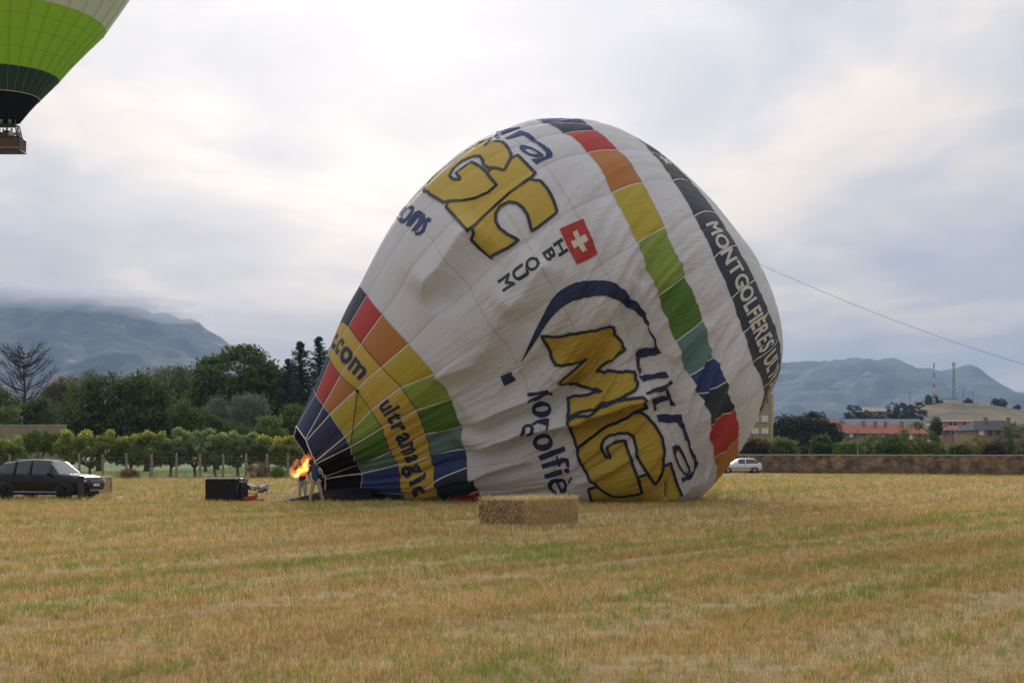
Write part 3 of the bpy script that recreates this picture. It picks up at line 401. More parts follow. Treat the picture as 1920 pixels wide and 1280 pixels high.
def disp(u, v, t, h):
    s = t * 25.0; q = h * 8.3; d = np.zeros_like(s)
    for amp, w1, w2, L in CRM:
        best = np.full(s.shape, 1e9); sg = np.zeros_like(s); ta = np.zeros_like(s); n = len(L) - 1
        for i in range(n):
            a, b = L[i], L[i + 1]; dx, dy = b - a; l2 = dx * dx + dy * dy + 1e-9
            f = np.clip(((s - a[0]) * dx + (q - a[1]) * dy) / l2, 0, 1); ex = s - a[0] - f * dx; ey = q - a[1] - f * dy
            dd = np.hypot(ex, ey); c = dx * (q - a[1]) - dy * (s - a[0]); mm = dd < best
            best = np.where(mm, dd, best); sg = np.where(mm, np.sign(c), sg); ta = np.where(mm, (i + f) / n, ta)
        tp = np.clip(np.minimum(ta, 1 - ta) * 5, 0, 1); tp = tp * tp * (3 - 2 * tp)
        up = sg < 0                                              # side towards the top of the envelope
        amp = amp * 1.35; d += amp * tp * np.where(up, np.exp(-(best / w1) ** 1.3), 1 * np.exp(-(best / (w2 * .55)) ** 1.0) * 1.0 - 0.0) * np.where(up, 1, 1)
        d -= amp * .55 * tp * np.where(up, 0, np.exp(-((best - w2 * 1.3) / w2) ** 2))
    # drapery: tension wrinkles run up towards the crown, strongest on the slack lower front
    dq = q - 15.6; d -= 1.75 * np.exp(-((s - 11.3) / 4.6) ** 2 - (dq / np.where(dq < 0, 2.2, 3.6)) ** 2) * (h < 3.3) * (h > 0)   # the slack front hangs in
    slack = np.clip((h - .95) / .9, 0, 1) * np.clip((t - .16) / .2, 0, 1) * np.clip((.97 - t) / .2, 0, 1) * (h < 3.3) * np.clip((2.75 - h) / .4, 0, 1) * np.clip((.74 - t) / .13, 0, 1)
    tight = .12 + slack
    a1, b1 = .86, -.50; al = s * a1 + q * b1; ac = -s * b1 + q * a1
    warp = (fbm(al * .11 + 3, ac * .25 + 8, 71, 2) - .5) * 3
    w1n = fbm(al * .10 + 50, (ac + warp) * 1.1 + 50, 61, 3) - .5; w2n = fbm(al * .13 + 20, (ac + warp * .6) * 2.5 + 30, 62, 2) - .5
    big = fbm(al * .07 + 10, ac * .33 + 10, 63, 2) - .5
    upper = np.clip((t - .33) / .1, 0, 1); d += tight * upper * (big * 1.15 + (.12 - np.abs(w1n)) * 1.15 * WR + (.1 - np.abs(w2n)) * .55 * WR)
    # near the mouth the folds follow the gores down to the ground
    al2 = s * .97 - q * .22; ac2 = q * .97 + s * .22; low = np.clip((.40 - t) / .1, 0, 1) * np.clip((h - 1.3) / .6, 0, 1) * (h < 3.3)
    d += low * ((fbm(al2 * .12 + 5, ac2 * .9 + 5, 64, 3) - .5) * .8 * WR + (.1 - np.abs(fbm(al2 * .15 + 5, ac2 * 2.2 + 5, 65, 2) - .5)) * .45)
    # each gore bellies out between its tapes, each panel a little between its seams
    fu = u - np.floor(u); fv = v - np.floor(v)
    d += (.10 - .06 * np.clip(slack, 0, 1)) * (np.sqrt(np.clip(np.sin(np.pi * fu), 0, 1)) - .6) * np.clip(.25 + t * 2, 0, 1) * np.clip((.80 - t) * 5, .15, 1)
    d += .014 * (np.abs(np.sin(np.pi * fv)) ** .5) * (v < 11.5)
    return d
def surf(u, v, off=0.0, full=False):
    u = np.asarray(u, float); v = np.asarray(v, float); t, h = tth(u, v); e = 2e-3
    P0 = body(t, h); Pt = body(np.minimum(t + e, 1), h) - body(t - e, h); Ph = body(t, h + e) - body(t, h - e)
    n = np.cross(Ph, Pt); n /= (np.linalg.norm(n, axis=-1, keepdims=True) + 1e-9)
    outw = P0 - np.array([[[0, D0, 0]]]) if P0.ndim == 3 else P0 - np.array([[0, D0, 0]])
    sgn = np.where((n[..., 1:2] * (P0[..., 1:2] - D0) + 1e-6 * 1) >= 0, 1, -1)
    # orient by the chord centre
    C = (body(t, np.zeros_like(h)) + body(t, np.full_like(h, np.pi))) / 2
    sgn = np.where(((P0 - C) * n).sum(-1, keepdims=True) >= 0, 1, -1); n = n * sgn
    P1 = P0 + n * disp(u, v, t, h)[..., None]; P1[..., 2] = np.maximum(P1[..., 2], 0.03)
    if not full: return P1 + n * off
    return P1, t, h
def surf_off(u, v, off):
    """surface point lifted along the draped surface normal"""
    e = .012; P0 = surf(u, v); a = surf(u + e, v) - surf(u - e, v); b = surf(u, np.clip(v + e, 0, NROW - 1.001)) - surf(u, np.clip(v - e, 0, NROW - 1.001))
    n = np.cross(a, b); n /= (np.linalg.norm(n, axis=-1, keepdims=True) + 1e-9)
    return P0 - n * off if NSIGN < 0 else P0 + n * off
def fabric(name, base, transl=0.22, rough=0.55, dirt=0.0):
    if name in MATS: return MATS[name]
    m = bpy.data.materials.new(name); m.use_nodes = True; nt = m.node_tree; N = nt.nodes; Lk = nt.links.new
    bs = N['Principled BSDF']; bs.inputs['Roughness'].default_value = rough; bs.inputs['Specular IOR Level'].default_value = 0.3 if max(base) > .02 else .06
    uv = N.new('ShaderNodeUVMap'); uv.uv_map = 'metres'
    def noise(scale, sc, rot, det=4, rough=.55):
        mp = N.new('ShaderNodeMapping'); mp.vector_type = 'POINT'; mp.inputs['Rotation'].default_value = (0, 0, rot); mp.inputs['Scale'].default_value = sc; Lk(uv.outputs[0], mp.inputs[0])
        n = N.new('ShaderNodeTexNoise'); n.inputs['Scale'].default_value = scale; n.inputs['Detail'].default_value = det; n.inputs['Roughness'].default_value = rough; Lk(mp.outputs[0], n.inputs[0]); return n.outputs[0]
    col = N.new('ShaderNodeMix'); col.data_type = 'RGBA'; dz = noise(.35, (1, 1, 1), 0, 6, .65)
    rp = N.new('ShaderNodeValToRGB'); Lk(dz, rp.inputs[0]); rp.color_ramp.elements[0].position = .35; rp.color_ramp.elements[1].position = .75
    mm = N.new('ShaderNodeMath'); mm.operation = 'MULTIPLY'; mm.inputs[1].default_value = dirt if dirt else .15; Lk(rp.outputs[0], mm.inputs[0]); Lk(mm.outputs[0], col.inputs[0])
    col.inputs[6].default_value = (*base, 1); col.inputs[7].default_value = (base[0] * .66, base[1] * .60, base[2] * .52, 1)
    Lk(col.outputs[2], bs.inputs['Base Color'])
    # fine creases along the wrinkle direction
    a = noise(1.0, (.22, 4.2, 1), R(30), 3, .5); b = noise(1.0, (.7, 11.0, 1), R(27), 3, .6)
    ra = N.new('ShaderNodeMath'); ra.operation = 'SUBTRACT'; Lk(a, ra.inputs[0]); ra.inputs[1].default_value = .5; rb = N.new('ShaderNodeMath'); rb.operation = 'ABSOLUTE'; Lk(ra.outputs[0], rb.inputs[0]); a = rb.outputs[0]
    ad = N.new('ShaderNodeMath'); ad.operation = 'MULTIPLY_ADD'; Lk(b, ad.inputs[0]); ad.inputs[1].default_value = .35; Lk(a, ad.inputs[2])
    bp = N.new('ShaderNodeBump'); bp.inputs['Distance'].default_value = .13; bp.inputs['Strength'].default_value = 1.0; sa_ = N.new('ShaderNodeAttribute'); sa_.attribute_name = 'slack'; sm_ = N.new('ShaderNodeMath'); sm_.operation = 'MULTIPLY'; Lk(ad.outputs[0], sm_.inputs[0]); Lk(sa_.outputs['Fac'], sm_.inputs[1]); Lk(sm_.outputs[0], bp.inputs['Height']); Lk(bp.outputs[0], bs.inputs['Normal'])
    tr = N.new('ShaderNodeBsdfTranslucent'); Lk(col.outputs[2], tr.inputs[0]); Lk(bp.outputs[0], tr.inputs[1]); mx = N.new('ShaderNodeMixShader'); mx.inputs[0].default_value = transl
    Lk(bs.outputs[0], mx.inputs[1]); Lk(tr.outputs[0], mx.inputs[2]); Lk(mx.outputs[0], N['Material Output'].inputs[0])
    MATS[name] = m; return m
FAB = dict(white=fabric('white_ripstop', (.69, .695, .72), .28, dirt=.42), red=fabric('red_ripstop', (.46, .045, .035)), orange=fabric('orange_ripstop', (.45, .18, .04)), yellow=fabric('yellow_ripstop', (.46, .36, .035)),
  lime=fabric('lime_ripstop', (.25, .35, .06)), green=fabric('green_ripstop', (.085, .19, .03)), teal=fabric('teal_ripstop', (.12, .23, .22)), blue=fabric('blue_ripstop', (.03, .055, .17)),
  dark=fabric('dark_green_ripstop', (.020, .032, .044), .1), navy=fabric('navy_ripstop', (.018, .028, .075), .08), black=fabric('black_nomex', (.008, .008, .009), .02, .7), gold=fabric('gold_ripstop', (.54, .385, .06)),
  cream=fabric('cream_print', (.66, .63, .55)), outline=fabric('outline_print', (.018, .028, .035), .05))
CYC = ['red', 'orange', 'yellow', 'lime', 'green', 'teal', 'blue', 'dark']
env = empty('hot_air_balloon_envelope', (0, D0, 0), label='white balloon envelope with rainbow bands and yellow lettering lying on its side', category='balloon')
ENV_INV = Matrix.Translation((0, -D0, 0))
def set_uv(me, uvm):
    U_ = np.asarray(uvm, float); t_, h_ = U_[:, 0] / 25, U_[:, 1] / 8.3; a_ = me.attributes.new('slack', 'FLOAT', 'POINT')
    a_.data.foreach_set('value', (.04 + .96 * np.clip((h_ - .9) / .7, 0, 1) * np.clip((t_ - .2) / .15, .3, 1) * np.clip((.80 - t_) / .16, .12, 1)).astype(np.float32))
    ul = me.uv_layers.new(name='metres'); li = np.empty(len(me.loops), np.int32); me.loops.foreach_get('vertex_index', li); ul.data.foreach_set('uv', np.asarray(uvm, np.float32)[li].reshape(-1))
_a = surf(np.array([5.2]), np.array([6.2])); _b = surf(np.array([5.3]), np.array([6.2])) - _a; _c = surf(np.array([5.2]), np.array([6.3])) - _a
NSIGN = -1 if np.cross(_b, _c)[0][1] > 0 else 1          # outward = towards the camera (-Y) there
OFFS = np.array([0, D0, 0])
VROWS = [(i, i + 1) for i in range(11)] + [(11, 13)]
for g in range(24):
    front = g <= 10 or g >= 23
    for (v0, v1) in VROWS:
        nu, nv = (26, 26) if front else (8, 8)
        if v0 in (4, 5, 6, 7) and front: nu = nv = 36
        uu, vv = np.meshgrid(np.linspace(g, g + 1, nu + 1), np.linspace(v0, min(v1, 12.999), nv + 1), indexing='ij')
        P, t, h = surf(uu, vv, full=True); V = (P - OFFS).reshape(-1, 3)
        idx = np.arange((nu + 1) * (nv + 1)).reshape(nu + 1, nv + 1)
        q = np.stack([idx[:-1, :-1], idx[1:, :-1], idx[1:, 1:], idx[:-1, 1:]], -1).reshape(-1, 4)
        if NSIGN < 0: q = q[:, ::-1]
        c = CYC[(g - 1) % 8]
        if v0 == 0: c = 'black' if 5 <= g <= 16 else 'navy'
        elif v0 == 2: c = 'gold'
        elif v0 in (1, 3, 8): pass
        elif v0 == 10: c = 'dark'
        else: c = 'white'
        me = mesh(V, q, FAB[c], True); set_uv(me, np.stack([t * 25, h * 8.3], -1).reshape(-1, 2)); link('fabric_panel', me, env)
# ---- prints on the cloth, cut along the traced outlines and laid on the draped surface
def inside_eo(pt, loops):
    c = np.zeros(len(pt), bool); x, y = pt[:, 0], pt[:, 1]
    for L in loops:
        L = np.asarray(L); a = L; b = np.roll(L, -1, 0)
        for (x1, y1), (x2, y2) in zip(a, b):
            if y1 == y2: continue
            m = ((y1 > y) != (y2 > y)) & (x < (x2 - x1) * (y - y1) / (y2 - y1) + x1); c ^= m
    return c
def resample(L, step):
    L = np.asarray(L, float); out = []
    for a, b in zip(L, np.roll(L, -1, 0)):
        n = max(1, int(np.ceil(np.hypot(*(b - a)) / step)))
        for j in range(n): out.append(a + (b - a) * j / n)
    return np.array(out)
def decal(name, loops, m, off, parent, step=.045):
    loops = [resample(L, step) for L in loops if len(L) > 2]; pts = []; edges = []
    for L in loops:
        b = len(pts); n = len(L); pts += [tuple(p) for p in L]; edges += [(b + i, b + (i + 1) % n) for i in range(n)]
    A = np.array(pts); g0 = np.floor(A.min(0) / step) * step; g1 = A.max(0)
    gx, gy = np.meshgrid(np.arange(g0[0], g1[0], step), np.arange(g0[1], g1[1], step)); G = np.stack([gx.ravel(), gy.ravel()], 1)
    if len(G):
        G = G[inside_eo(G, loops)]
        if len(G):
            dmin = np.min(np.hypot(G[:, None, 0] - A[None, :, 0], G[:, None, 1] - A[None, :, 1]), 1); G = G[dmin > step * .35]
    allp = [Vector(p) for p in pts] + [Vector(p) for p in G]
    vo, _, fo, *_r = geometry.delaunay_2d_cdt(allp, edges, [], 0, 1e-7)
    vo = np.array([tuple(p) for p in vo]); fo = np.array([f for f in fo if len(f) == 3]); cen = vo[fo].mean(1); fo = fo[inside_eo(cen, loops)]
    P = surf_off(vo[:, 0], vo[:, 1], off) - OFFS; t, h = tth(vo[:, 0], vo[:, 1])
    if NSIGN < 0: fo = fo[:, ::-1]
    me = mesh(P, fo, m, True); set_uv(me, np.stack([t * 25, h * 8.3], -1)); return link(name, me, parent)
def ribbon(name, L, width, m, off, parent, closed=True, step=.05):
    """strip of cloth or painted line following a path on the envelope"""
    L = np.asarray(L, float); L2 = resample(L, step) if closed else np.concatenate([resample(L, step)[:int(1e9)]])
    if not closed:
        out = []
        for a, b in zip(L[:-1], L[1:]):
            n = max(1, int(np.ceil(np.hypot(*(b - a)) / step))); out += [a + (b - a) * j / n for j in range(n)]
        L2 = np.array(out + [L[-1]])
    P = surf_off(L2[:, 0], L2[:, 1], off); n = len(P)
    d = (np.roll(P, -1, 0) - np.roll(P, 1, 0)) if closed else np.gradient(P, axis=0)
    e = .01; a = surf(L2[:, 0] + e, L2[:, 1]) - surf(L2[:, 0] - e, L2[:, 1]); b = surf(L2[:, 0], np.clip(L2[:, 1] + e, 0, 12.99)) - surf(L2[:, 0], np.clip(L2[:, 1] - e, 0, 12.99))
    nr = np.cross(a, b) * (1 if NSIGN > 0 else -1); sd_ = np.cross(d, nr); sd_ /= np.linalg.norm(sd_, axis=1, keepdims=True) + 1e-9
    V = np.concatenate([P - sd_ * width / 2, P + sd_ * width / 2]) - OFFS
    k = n if closed else n - 1; Fc = [(i, (i + 1) % n, (i + 1) % n + n, i + n) for i in range(k)]
    t, h = tth(L2[:, 0], L2[:, 1]); me = mesh(V, Fc, m, True); set_uv(me, np.tile(np.stack([t * 25, h * 8.3], -1), (2, 1))); return link(name, me, parent)
for nm, cn, lvl, outl, loops in ART:
    o = decal(nm, loops, FAB[cn], .035 + .02 * (lvl - 1), env, .036)
    if outl:
        for L in loops: ribbon('outline', L, .125, FAB['outline'], .065, o, step=.03)
def text_loops(txt, bold=0.0, res=3):
    cu = bpy.data.curves.new('t', 'FONT'); cu.body = txt; cu.size = 1; cu.offset = bold; cu.resolution_u = res; cu.fill_mode = 'NONE' if False else 'BOTH'
    o = bpy.data.objects.new('t', cu); COL.objects.link(o); dg = bpy.context.evaluated_depsgraph_get(); me = bpy.data.meshes.new_from_object(o.evaluated_get(dg))
    bm = bmesh.new(); bm.from_mesh(me); bmesh.ops.remove_doubles(bm, verts=bm.verts, dist=1e-5); be = [e for e in bm.edges if len(e.link_faces) == 1]
    nxt = {}
    for e in be:
        a, b = e.verts; nxt.setdefault(a.index, []).append(b.index); nxt.setdefault(b.index, []).append(a.index)
    bm.verts.ensure_lookup_table(); seen = set(); loops = []
    for s in list(nxt):
        if s in seen: continue
        L = [s]; seen.add(s); cur = s
        while True:
            c = [x for x in nxt[cur] if x not in seen]
            if not c: break
            cur = c[0]; seen.add(cur); L.append(cur)
        if len(L) > 2: loops.append(np.array([(bm.verts[i].co.x, bm.verts[i].co.y) for i in L]))
    bm.free(); bpy.data.objects.remove(o); bpy.data.curves.remove(cu); bpy.data.meshes.remove(me); return loops
def word(txt, place, m, off=.02, bold=0.02, name='letter'):
    """letters one by one; place(x0..x1 in 0..1, y) -> (u, v)"""
    adv = []; x = 0
    glyphs = []
    for ch in txt:
        L = text_loops(ch, bold); w = max([l[:, 0].max() for l in L]) if L else .3; x0 = min([l[:, 0].min() for l in L]) if L else 0
        glyphs.append((x - x0 + .035, L)); x += (w - x0) + .07 if L else .3
    for xo, L in glyphs:
        if not L: continue
        decal(name, [np.array([place((p[0] + xo) / x, p[1]) for p in l]) for l in L], m, off, env, .05)
word('ultramagic', lambda a, y: (4.02 + a * 4.15, 2.24 + y * .72), FAB['navy'], bold=.035)
word('c.com', lambda a, y: (0.25 + a * 2.62, 2.24 + y * .72), FAB['navy'], bold=.035)
word('MONTGOLFIÈRES', lambda a, y: (4.28 + a * 3.65, 10.25 + y * .68), FAB['cream'], bold=.03)
word('ULTRAMAGIC', lambda a, y: (8.08 + a * 2.9, 10.25 + y * .68), FAB['cream'], bold=.03)
word('&', lambda a, y: (2.15 + a * .42, 10.25 + y * .68), FAB['cream'], bold=.03)
for ch, vc, k in (('H', 6.43, 1), ('B', 6.21, .85), ('-', 6.03, .6), ('Q', 5.92, .95), ('U', 5.71, 1), ('M', 5.50, 1.1)): word(ch, lambda a, y, vc=vc, k=k: (3.41 + (a - .5) * .25 * k, vc + (y - .36) * .26), FAB['outline'], bold=.025)
# ---- load tapes along the gores, seams across, mouth rope
m_tape = fabric('load_tape', (.62, .61, .58), .05); m_seam = fabric('seam_tape', (.47, .47, .48), .05)
for k in range(24):
    if 12 <= k <= 21: continue
    vs = np.linspace(0, 4, 60); ribbon('load_tape', np.stack([np.full(60, k + 0.), vs], 1), .055, m_tape, .02, env, False)
    vs = np.linspace(8, 11, 40); ribbon('load_tape', np.stack([np.full(40, k + 0.), vs], 1), .045, m_tape, .02, env, False)
    vs = np.linspace(4, 8, 80); ribbon('seam', np.stack([np.full(80, k + 0.), vs], 1), .022, m_seam, .012, env, False)
for v in (1, 2, 3, 4, 5, 6, 7, 8, 9, 10, 11):
    us = np.linspace(-1.2, 11.2, 240); ribbon('seam', np.stack([us, np.full(240, v + 0.)], 1), .035, m_seam if v in (5, 6, 7) else FAB['outline'] if v in (2, 3) else m_seam, .012, env, False)
us = np.linspace(0, 24, 241); MP = surf(us, np.zeros(241)) - OFFS
MB().tube(MP, .035, 6, cap=False).build('mouth_rope', m_tape, env, True)
# Nomex scoop lying on the ground in front of the mouth
na, nb = 36, 22; V = []
for i in range(na + 1):
    a = i / na; X = WX(503, 60.2) + a * 4.4
    for j in range(nb + 1):
        b = j / nb; hgt = 1.0 * a ** 1.15 * (math.sin(math.pi * min(b * 1.0, 1)) ** .55) * (1 - .9 * max(0, a - .5)); y = 59.6 + b * (1.0 + 3.2 * a) - .3 * a
        n = (fbm(np.array([a * 4 + 2.]), np.array([b * 7.]), 81, 3)[0] - .5) * .25 * math.sin(math.pi * b) * (0.2 + a)
        V.append((X + n * .4, y - 64.0, max(.02, hgt + n)))
Fc = [(i * (nb + 1) + j, (i + 1) * (nb + 1) + j, (i + 1) * (nb + 1) + j + 1, i * (nb + 1) + j + 1) for i in range(na) for j in range(nb)]
me = mesh(V, Fc, FAB['black'], True); set_uv(me, np.array(V)[:, [0, 1]]); link('scoop', me, env)
# toggle on the yellow band with its cord
a = surf(np.array([3.05]), np.array([2.0]))[0]; b = surf(np.array([4.9]), np.array([1.05]))[0]
dv = Vector((0, -.12, 0)); p0 = Vector(a) + dv - Vector(OFFS); p1 = Vector(b) + dv - Vector(OFFS)
MB().ball(p0, .075, 10, 8).build('toggle', FAB['dark'], env, True)
MB().tube([p0.lerp(p1, i / 8) - Vector((0, .1 * math.sin(math.pi * i / 8), .15 * math.sin(math.pi * i / 8))) for i in range(9)], .02, 5).build('cord', FAB['outline'], env)
# crown line held off to the right
m_rope = mat('rope', (.20, .20, .20), .8)
c0 = Vector(body(np.array([.93]), np.array([1.2]))[0]); c1 = Vector((WX(2050, 58), 58.0, WZ(722, 58)))
MB().tube([c0.lerp(c1, i / 20) - Vector((0, 0, .9 * math.sin(math.pi * i / 20) * .35)) for i in range(21)], .009, 6).build('crown_line', m_rope, label='thin dark crown rope stretched taut from the balloon top off to the right', category='rope')
# ================================================================ people
def person(name, label, base, caps, mats, voxel=.016, group=None, category='person'):
    """caps: (a, b, ra, rb, material index) tapered limbs, fused into one continuous skin"""
    mb = MB()
    for a, b, ra, rb, mi in caps:
        a = Vector(a); b = Vector(b); L = (b - a).length; n = 10; pts = []; rad = []
        d = (b - a).normalized() if L > 1e-6 else Vector((0, 0, 1))
        for i in range(5): t = math.pi / 2 * (1 - i / 4); pts.append(a - d * ra * math.sin(t)); rad.append(max(.0015, ra * math.cos(t)))
        for i in range(1, 5): t = math.pi / 2 * (i / 4); pts.append(b + d * rb * math.sin(t)); rad.append(max(.0015, rb * math.cos(t)))
        pts.insert(5, b); rad.insert(5, rb); mb.tube(pts, rad, n)
    o = bpy.data.objects.new('tmp', mb.me(None)); COL.objects.link(o)
    md = o.modifiers.new('r', 'REMESH'); md.mode = 'VOXEL'; md.voxel_size = voxel; sm = o.modifiers.new('s', 'SMOOTH'); sm.iterations = 3; sm.factor = .5
    dg = bpy.context.evaluated_depsgraph_get(); me = bpy.data.meshes.new_from_object(o.evaluated_get(dg)); bpy.data.objects.remove(o)
    me.materials.clear()
    for m in mats: me.materials.append(m)
    cen = np.array([p.center for p in me.polygons]); best = np.full(len(cen), 1e9); mi = np.zeros(len(cen), np.int32)
    for a, b, ra, rb, m in caps:
        a = np.array(a, float); b = np.array(b, float); d = b - a; f = np.clip(((cen - a) @ d) / (d @ d + 1e-9), 0, 1); dist = np.linalg.norm(cen - a - f[:, None] * d, axis=1) - (ra + (rb - ra) * f)
        k = dist < best; best[k] = dist[k]; mi[k] = m
    me.polygons.foreach_set('material_index', mi); me.polygons.foreach_set('use_smooth', np.ones(len(cen), bool))
    return link(name, me, None, base, label=label, category=category, group=group)
def hand(w, d, side, m, s=1.0):
    """palm and five curled fingers from wrist w along d"""
    w = Vector(w); d = Vector(d).normalized(); sd_ = d.cross(Vector((0, 0, 1))); sd_ = sd_.normalized() if sd_.length > .1 else Vector((1, 0, 0)); n = sd_.cross(d)
    out = [(w, w + d * .085 * s, .030 * s, .034 * s, m)]
    for i, ln in enumerate((.065, .078, .072, .055)):
        p = w + d * .09 * s + sd_ * (i - 1.5) * .021 * s; q = p + d * ln * .55 * s - n * .012 * s; r = q + d * ln * .35 * s - n * .03 * s
        out += [(p, q, .0095 * s, .009 * s, m), (q, r, .009 * s, .008 * s, m)]
    p = w + d * .025 * s - sd_ * .03 * s * side; q = p + d * .035 * s - sd_ * .03 * s * side; out += [(p, q, .012 * s, .010 * s, m), (q, q + d * .03 * s, .010 * s, .009 * s, m)]
    return out
def head(c, look, m_skin, m_hair, h=.125):
    c = Vector(c); l = Vector(look).normalized(); up = Vector((0, 0, 1)); r = l.cross(up).normalized(); up = r.cross(l)
    return [(c - up * .03, c + up * .035, .082, .09, m_skin), (c - up * .075 + l * .03, c + l * .035, .055, .06, m_skin), (c + up * .05 - l * .03, c + up * .03 - l * .05, .098, .09, m_hair), (c - l * .055 - up * .01, c - l * .05 + up * .04, .075, .085, m_hair),
            (c + l * .09 - up * .005, c + l * .108 - up * .02, .010, .014, m_skin), (c + r * .088, c + r * .09 - up * .03, .016, .013, m_skin), (c - r * .088, c - r * .09 - up * .03, .016, .013, m_skin),
            (c + l * .088 - up * .055 - r * .02, c + l * .088 - up * .055 + r * .02, .009, .009, m_skin)]
m_skin = mat('skin', (.42, .24, .16), .55, .1, 20); m_navy = mat('navy_cotton', (.03, .045, .085), .85, .25, 14, .01, 60); m_khaki = mat('khaki_cotton', (.33, .28, .20), .85, .2, 12, .01, 50)
m_blk = mat('black_cotton', (.014, .014, .016), .85, .3, 14, .01, 60); m_jean = mat('pale_denim', (.30, .31, .31), .85, .25, 14, .01, 50); m_hairb = mat('dark_hair', (.02, .015, .012), .6); m_hairg = mat('grey_hair', (.38, .36, .35), .7, .2, 30)
m_shoe = mat('brown_leather', (.10, .07, .05), .6); m_redc = mat('red_cotton', (.33, .028, .02), .8, .2, 14, .01, 50); m_cap = mat('grey_cap', (.30, .29, .29), .8, .3, 25); m_palec = mat('pale_cloth', (.50, .48, .44), .85, .2, 12)
# navy shirt, back to us, legs astride, pulling the mouth open
def xz(px, py, Y, bx): return (WX(px, Y) - bx, 0, WZ(py, Y))
Yp = 59.2; bx = WX(592, Yp); q = lambda px, py, dy=0.0: (WX(px, Yp) - bx, dy, max(.02, WZ(py, Yp)))
caps = [(q(588, 902), q(597, 902), .125, .125, 1), (q(592, 899), q(590, 884), .145, .155, 0), (q(590, 884), q(588, 875), .155, .135, 0), (q(583, 876), q(595, 875), .085, .085, 0), (q(587, 873), q(584, 869, .04), .058, .055, 2),
        (q(588, 903), q(584, 922, -.02), .098, .072, 1), (q(584, 922, -.02), q(581, 939, .02), .07, .058, 1), (q(581, 941, .02), q(579, 942, .16), .048, .04, 4), (q(597, 903), q(601, 921, -.02), .098, .072, 1), (q(601, 921, -.02), q(606, 939, .02), .07, .058, 1), (q(606, 941, .02), q(609, 942, .14), .048, .04, 4),
        (q(595, 875), q(602, 881, .05), .062, .05, 5), (q(602, 881, .05), q(604.5, 890, .12), .046, .036, 5), (q(583, 876), q(578, 886, .12), .062, .048, 0), (q(578, 886, .12), q(581, 898, .18), .044, .034, 2)]
caps += head(q(582.5, 866.5, .05), (-.3, .95, 0), 2, 3) + hand(q(604.5, 890, .12), (.1, .3, -1), 1, 2) + hand(q(581, 898, .18), (.2, .4, -1), -1, 2)
person('person', 'person in navy shirt and khaki trousers seen from behind holding the balloon mouth', (bx, Yp, 0), caps, [m_navy, m_khaki, m_skin, m_hairb, m_shoe, m_palec], group='balloon crew on the field')
# grey-haired helper behind the flame
Y2 = 61.6; bx2 = WX(566, Y2); q = lambda px, py, dy=0.0: (WX(px, Y2) - bx2, dy, max(.02, WZ(py, Y2)))
caps = [(q(563, 903), q(571, 903), .12, .12, 1), (q(567, 900), q(567, 886), .15, .16, 0), (q(567, 886), q(566, 878), .16, .13, 0), (q(560, 878), q(573, 878), .085, .085, 0), (q(563, 875), q(560, 870), .058, .055, 2),
        (q(563, 904), q(562, 922), .098, .072, 1), (q(562, 922), q(561, 938), .07, .058, 1), (q(561, 939), q(560, 939, -.16), .045, .04, 4), (q(571, 904), q(572, 922), .098, .072, 1), (q(572, 922), q(573, 938), .07, .058, 1), (q(573, 939), q(574, 939, -.16), .045, .04, 4),
        (q(573, 878), q(577, 888, -.05), .062, .048, 0), (q(577, 888, -.05), q(579, 900, -.15), .044, .034, 2), (q(560, 878), q(554, 887, -.05), .062, .048, 0), (q(554, 887, -.05), q(557, 896, -.2), .044, .034, 2)]
caps += head(q(558.5, 866.5, -.03), (.5, -.8, -.1), 2, 3) + hand(q(579, 900, -.15), (.1, -.3, -1), 1, 2) + hand(q(557, 896, -.2), (.6, -.4, -.6), -1, 2)
person('person', 'grey-haired person in black shirt and pale jeans standing behind the flame', (bx2, Y2, 0), caps, [m_blk, m_jean, m_skin, m_hairg, m_shoe], group='balloon crew on the field')
# pilot sitting on the ground at the burner
Y1 = 60.3; bx1 = WX(462, Y1); q = lambda px, py, dy=0.0: (WX(px, Y1) - bx1, dy, max(.03, WZ(py, Y1)))
caps = [(q(459, 933), q(460, 935), .15, .14, 0), (q(458.5, 932), q(458, 916), .155, .165, 0), (q(458, 916), q(458, 909), .165, .13, 0), (q(457, 909, -.14), q(458, 909, .14), .09, .09, 0), (q(459, 906), q(460, 902), .058, .055, 2),
        (q(462, 935, -.1), q(478, 932.5, -.14), .115, .085, 1), (q(478, 932.5, -.14), q(487, 937.5, -.12), .07, .05, 2), (q(488, 938, -.12), q(493, 937.5, -.12), .045, .04, 4), (q(462, 935, .1), q(478, 931, .16), .115, .085, 1), (q(478, 931, .16), q(487, 937, .16), .07, .05, 2), (q(488, 937, .16), q(493, 936.5, .16), .045, .04, 4),
        (q(458, 910, -.17), q(466, 925, -.22), .065, .05, 0), (q(466, 925, -.22), q(479, 924, -.16), .046, .034, 2), (q(459, 910, .17), q(468, 917, .2), .065, .05, 0), (q(468, 917, .2), q(479, 916, .12), .046, .034, 2)]
caps += head(q(461, 899.5), (1, 0, -.15), 2, 3) + hand(q(479, 924, -.16), (1, .1, 0), 1, 2) + hand(q(479, 916, .12), (1, -.1, 0), -1, 2)
pil = person('person', 'person in black top, red trousers and grey cap sitting at the burner', (bx1, Y1, 0), caps, [m_blk, m_redc, m_skin, m_hairb, m_shoe], group='balloon crew on the field')
mb = MB(); hc = Vector(q(461, 899.5)); mb.lathe([(.001, .125), (.06, .118), (.1, .085), (.112, .03), (.113, .0)], 14, 0, Matrix.Translation(hc)); mb.box(hc + Vector((.135, 0, .022)), (.11, .15, .018)); mb.build('cap', m_cap, pil, True)
